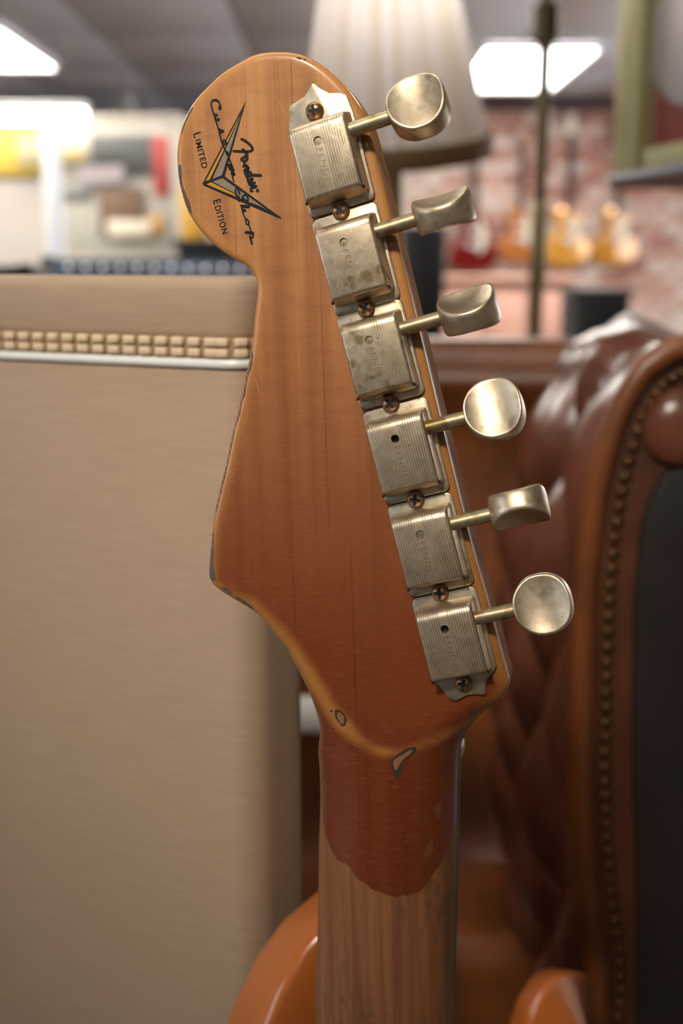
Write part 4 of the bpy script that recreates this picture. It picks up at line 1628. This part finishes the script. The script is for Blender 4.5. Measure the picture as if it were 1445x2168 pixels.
amp(104, 600, 546, 640, AY, 0.24, (70, 74, 84), 'grey amplifier with a row of chrome knobs behind the tan case', 12, face=(128, 142, 170))
amp(376, 520, 506, 560, 3.4, 0.25, (22, 24, 26), 'low black amplifier behind the chrome-knobbed one', 0)
amp(-120, 52, 562, 640, 1.9, 0.2, (34, 30, 28), 'dark amplifier at the left edge behind the tan case', 0)

# right background: black amplifiers on the floor, guitars on the brick wall
amp(852, 944, 478, 720, 4.6, 0.3, (30, 30, 34), 'black speaker cabinet right of the headstock', 0)
amp(1214, 1336, 612, 760, 4.2, 0.3, (32, 34, 36), 'black amplifier in front of the brick wall at right', 0)
shx0, shx1 = P(930, 640, 5.6).x, P(1216, 640, 5.6).x
shelf = empty('display_counter', ((shx0 + shx1) / 2, 5.6, 0))
tag(shelf, 'pale pinkish display counter below the hanging guitars', 'counter')
hw = (shx1 - shx0) / 2
zsh = P(1000, 585, 5.6).z
link('counter_top', box(-hw, hw, -0.02, 0.3, zsh - 0.03, zsh, 0.004, 1), plain('pink_wood', (176, 134, 116), 0.5), shelf)
link('counter_front', box(-hw + .01, hw - .01, 0, 0.28, 0, zsh - 0.03), plain('pink_panel', (184, 140, 124), 0.7), shelf)
for k in range(3):
    xk = -hw + 2 * hw * (k + 0.5) / 3
    link('counter_panel', box(xk - hw * 0.27, xk + hw * 0.27, -0.012, 0, 0.1, zsh - 0.07, 0.004, 1), plain('pink_inset_%d' % k, (170, 128, 112), 0.7), shelf)

LP = [(-35, 0), (-60, 12), (-92, 40), (-104, 80), (-92, 118), (-72, 140), (-80, 172), (-118, 215), (-160, 262), (-168, 320), (-140, 378), (-80, 412), (0, 422), (80, 412), (140, 378), (168, 320), (160, 262), (120, 215), (84, 180), (80, 150), (100, 118), (108, 86), (92, 62), (72, 62), (52, 86), (38, 96), (30, 60), (28, 0)]
lp_out = [(p[0] * .001, -p[1] * .001) for p in catmull(LP, 14, True)]
body_me = prism(lp_out, -0.046, 0.014, 4, 'Y')
neck_me = box(-0.024, 0.024, -0.052, -0.028, -0.06, 0.44, 0.008, 2)
head_me = prism([(-0.024, 0.43), (0.024, 0.43), (0.040, 0.50), (0.034, 0.60), (0.012, 0.615), (0, 0.60), (-0.012, 0.615), (-0.034, 0.60), (-0.040, 0.50)], -0.016, 0.003, 2, 'Y')
guard_me = prism([(0.03, -0.02), (0.06, -0.10), (0.09, -0.16), (0.075, -0.26), (0.03, -0.30), (0.028, -0.06)], -0.004, 0.001, 1, 'Y')
pick_me = box(-0.042, 0.042, -0.056, -0.046, -0.016, 0.016, 0.004, 2)
GY_ = 9.0


def wall_guitar(x, ytop, rgb, label, headrgb=(40, 30, 26), s=1.0):
    p = P(x, ytop, GY_)
    o = empty('hanging_guitar', (p.x, GY_ + 0.22, p.z - 0.42 * s))
    tag(o, label, 'guitar', 'guitars hanging on the brick wall')
    o.scale = (s, s, s)
    mb = plain('finish_%d' % x, rgb, 0.12, 0.15, 0.15, 6, coat=1.0)
    off = 0.42
    for nme, me_, mm in (('body', body_me, mb), ('neck', neck_me, M['rosewood']), ('headstock', head_me, plain('head_%d' % x, headrgb, 0.3, 0, 0.1, 10, coat=0.6)),
                         ('pickguard', guard_me, plain('guard_%d' % x, (226, 214, 190), 0.3)), ('pickup', pick_me, m_rim), ('pickup', pick_me, m_rim)):
        q = link(nme, me_.copy(), mm, o)
        q.location = (0, -0.048 if nme == 'pickguard' else 0, off)
        if nme == 'pickup':
            q.location.z = off - (0.14 if not any(c.name.startswith('pickup') and c is not q for c in o.children) else 0.24)
    link('wall_hanger', box(-0.02, 0.02, -0.03, 0.05, off + 0.43, off + 0.47, 0.004, 1), M['black'], o)
    return o


wall_guitar(1010, 440, (120, 16, 18), 'dark red guitar hanging left of the brass pole', s=1.15)
wall_guitar(1110, 436, (196, 120, 60), 'tan guitar hanging just left of the brass pole', (150, 100, 60), 1.0)
wall_guitar(1212, 430, (224, 158, 62), 'golden guitar hanging right of the brass pole', (236, 222, 200), 1.12)
wall_guitar(1318, 432, (206, 140, 50), 'dark gold guitar hanging below the framed disc', (120, 80, 50), 1.1)
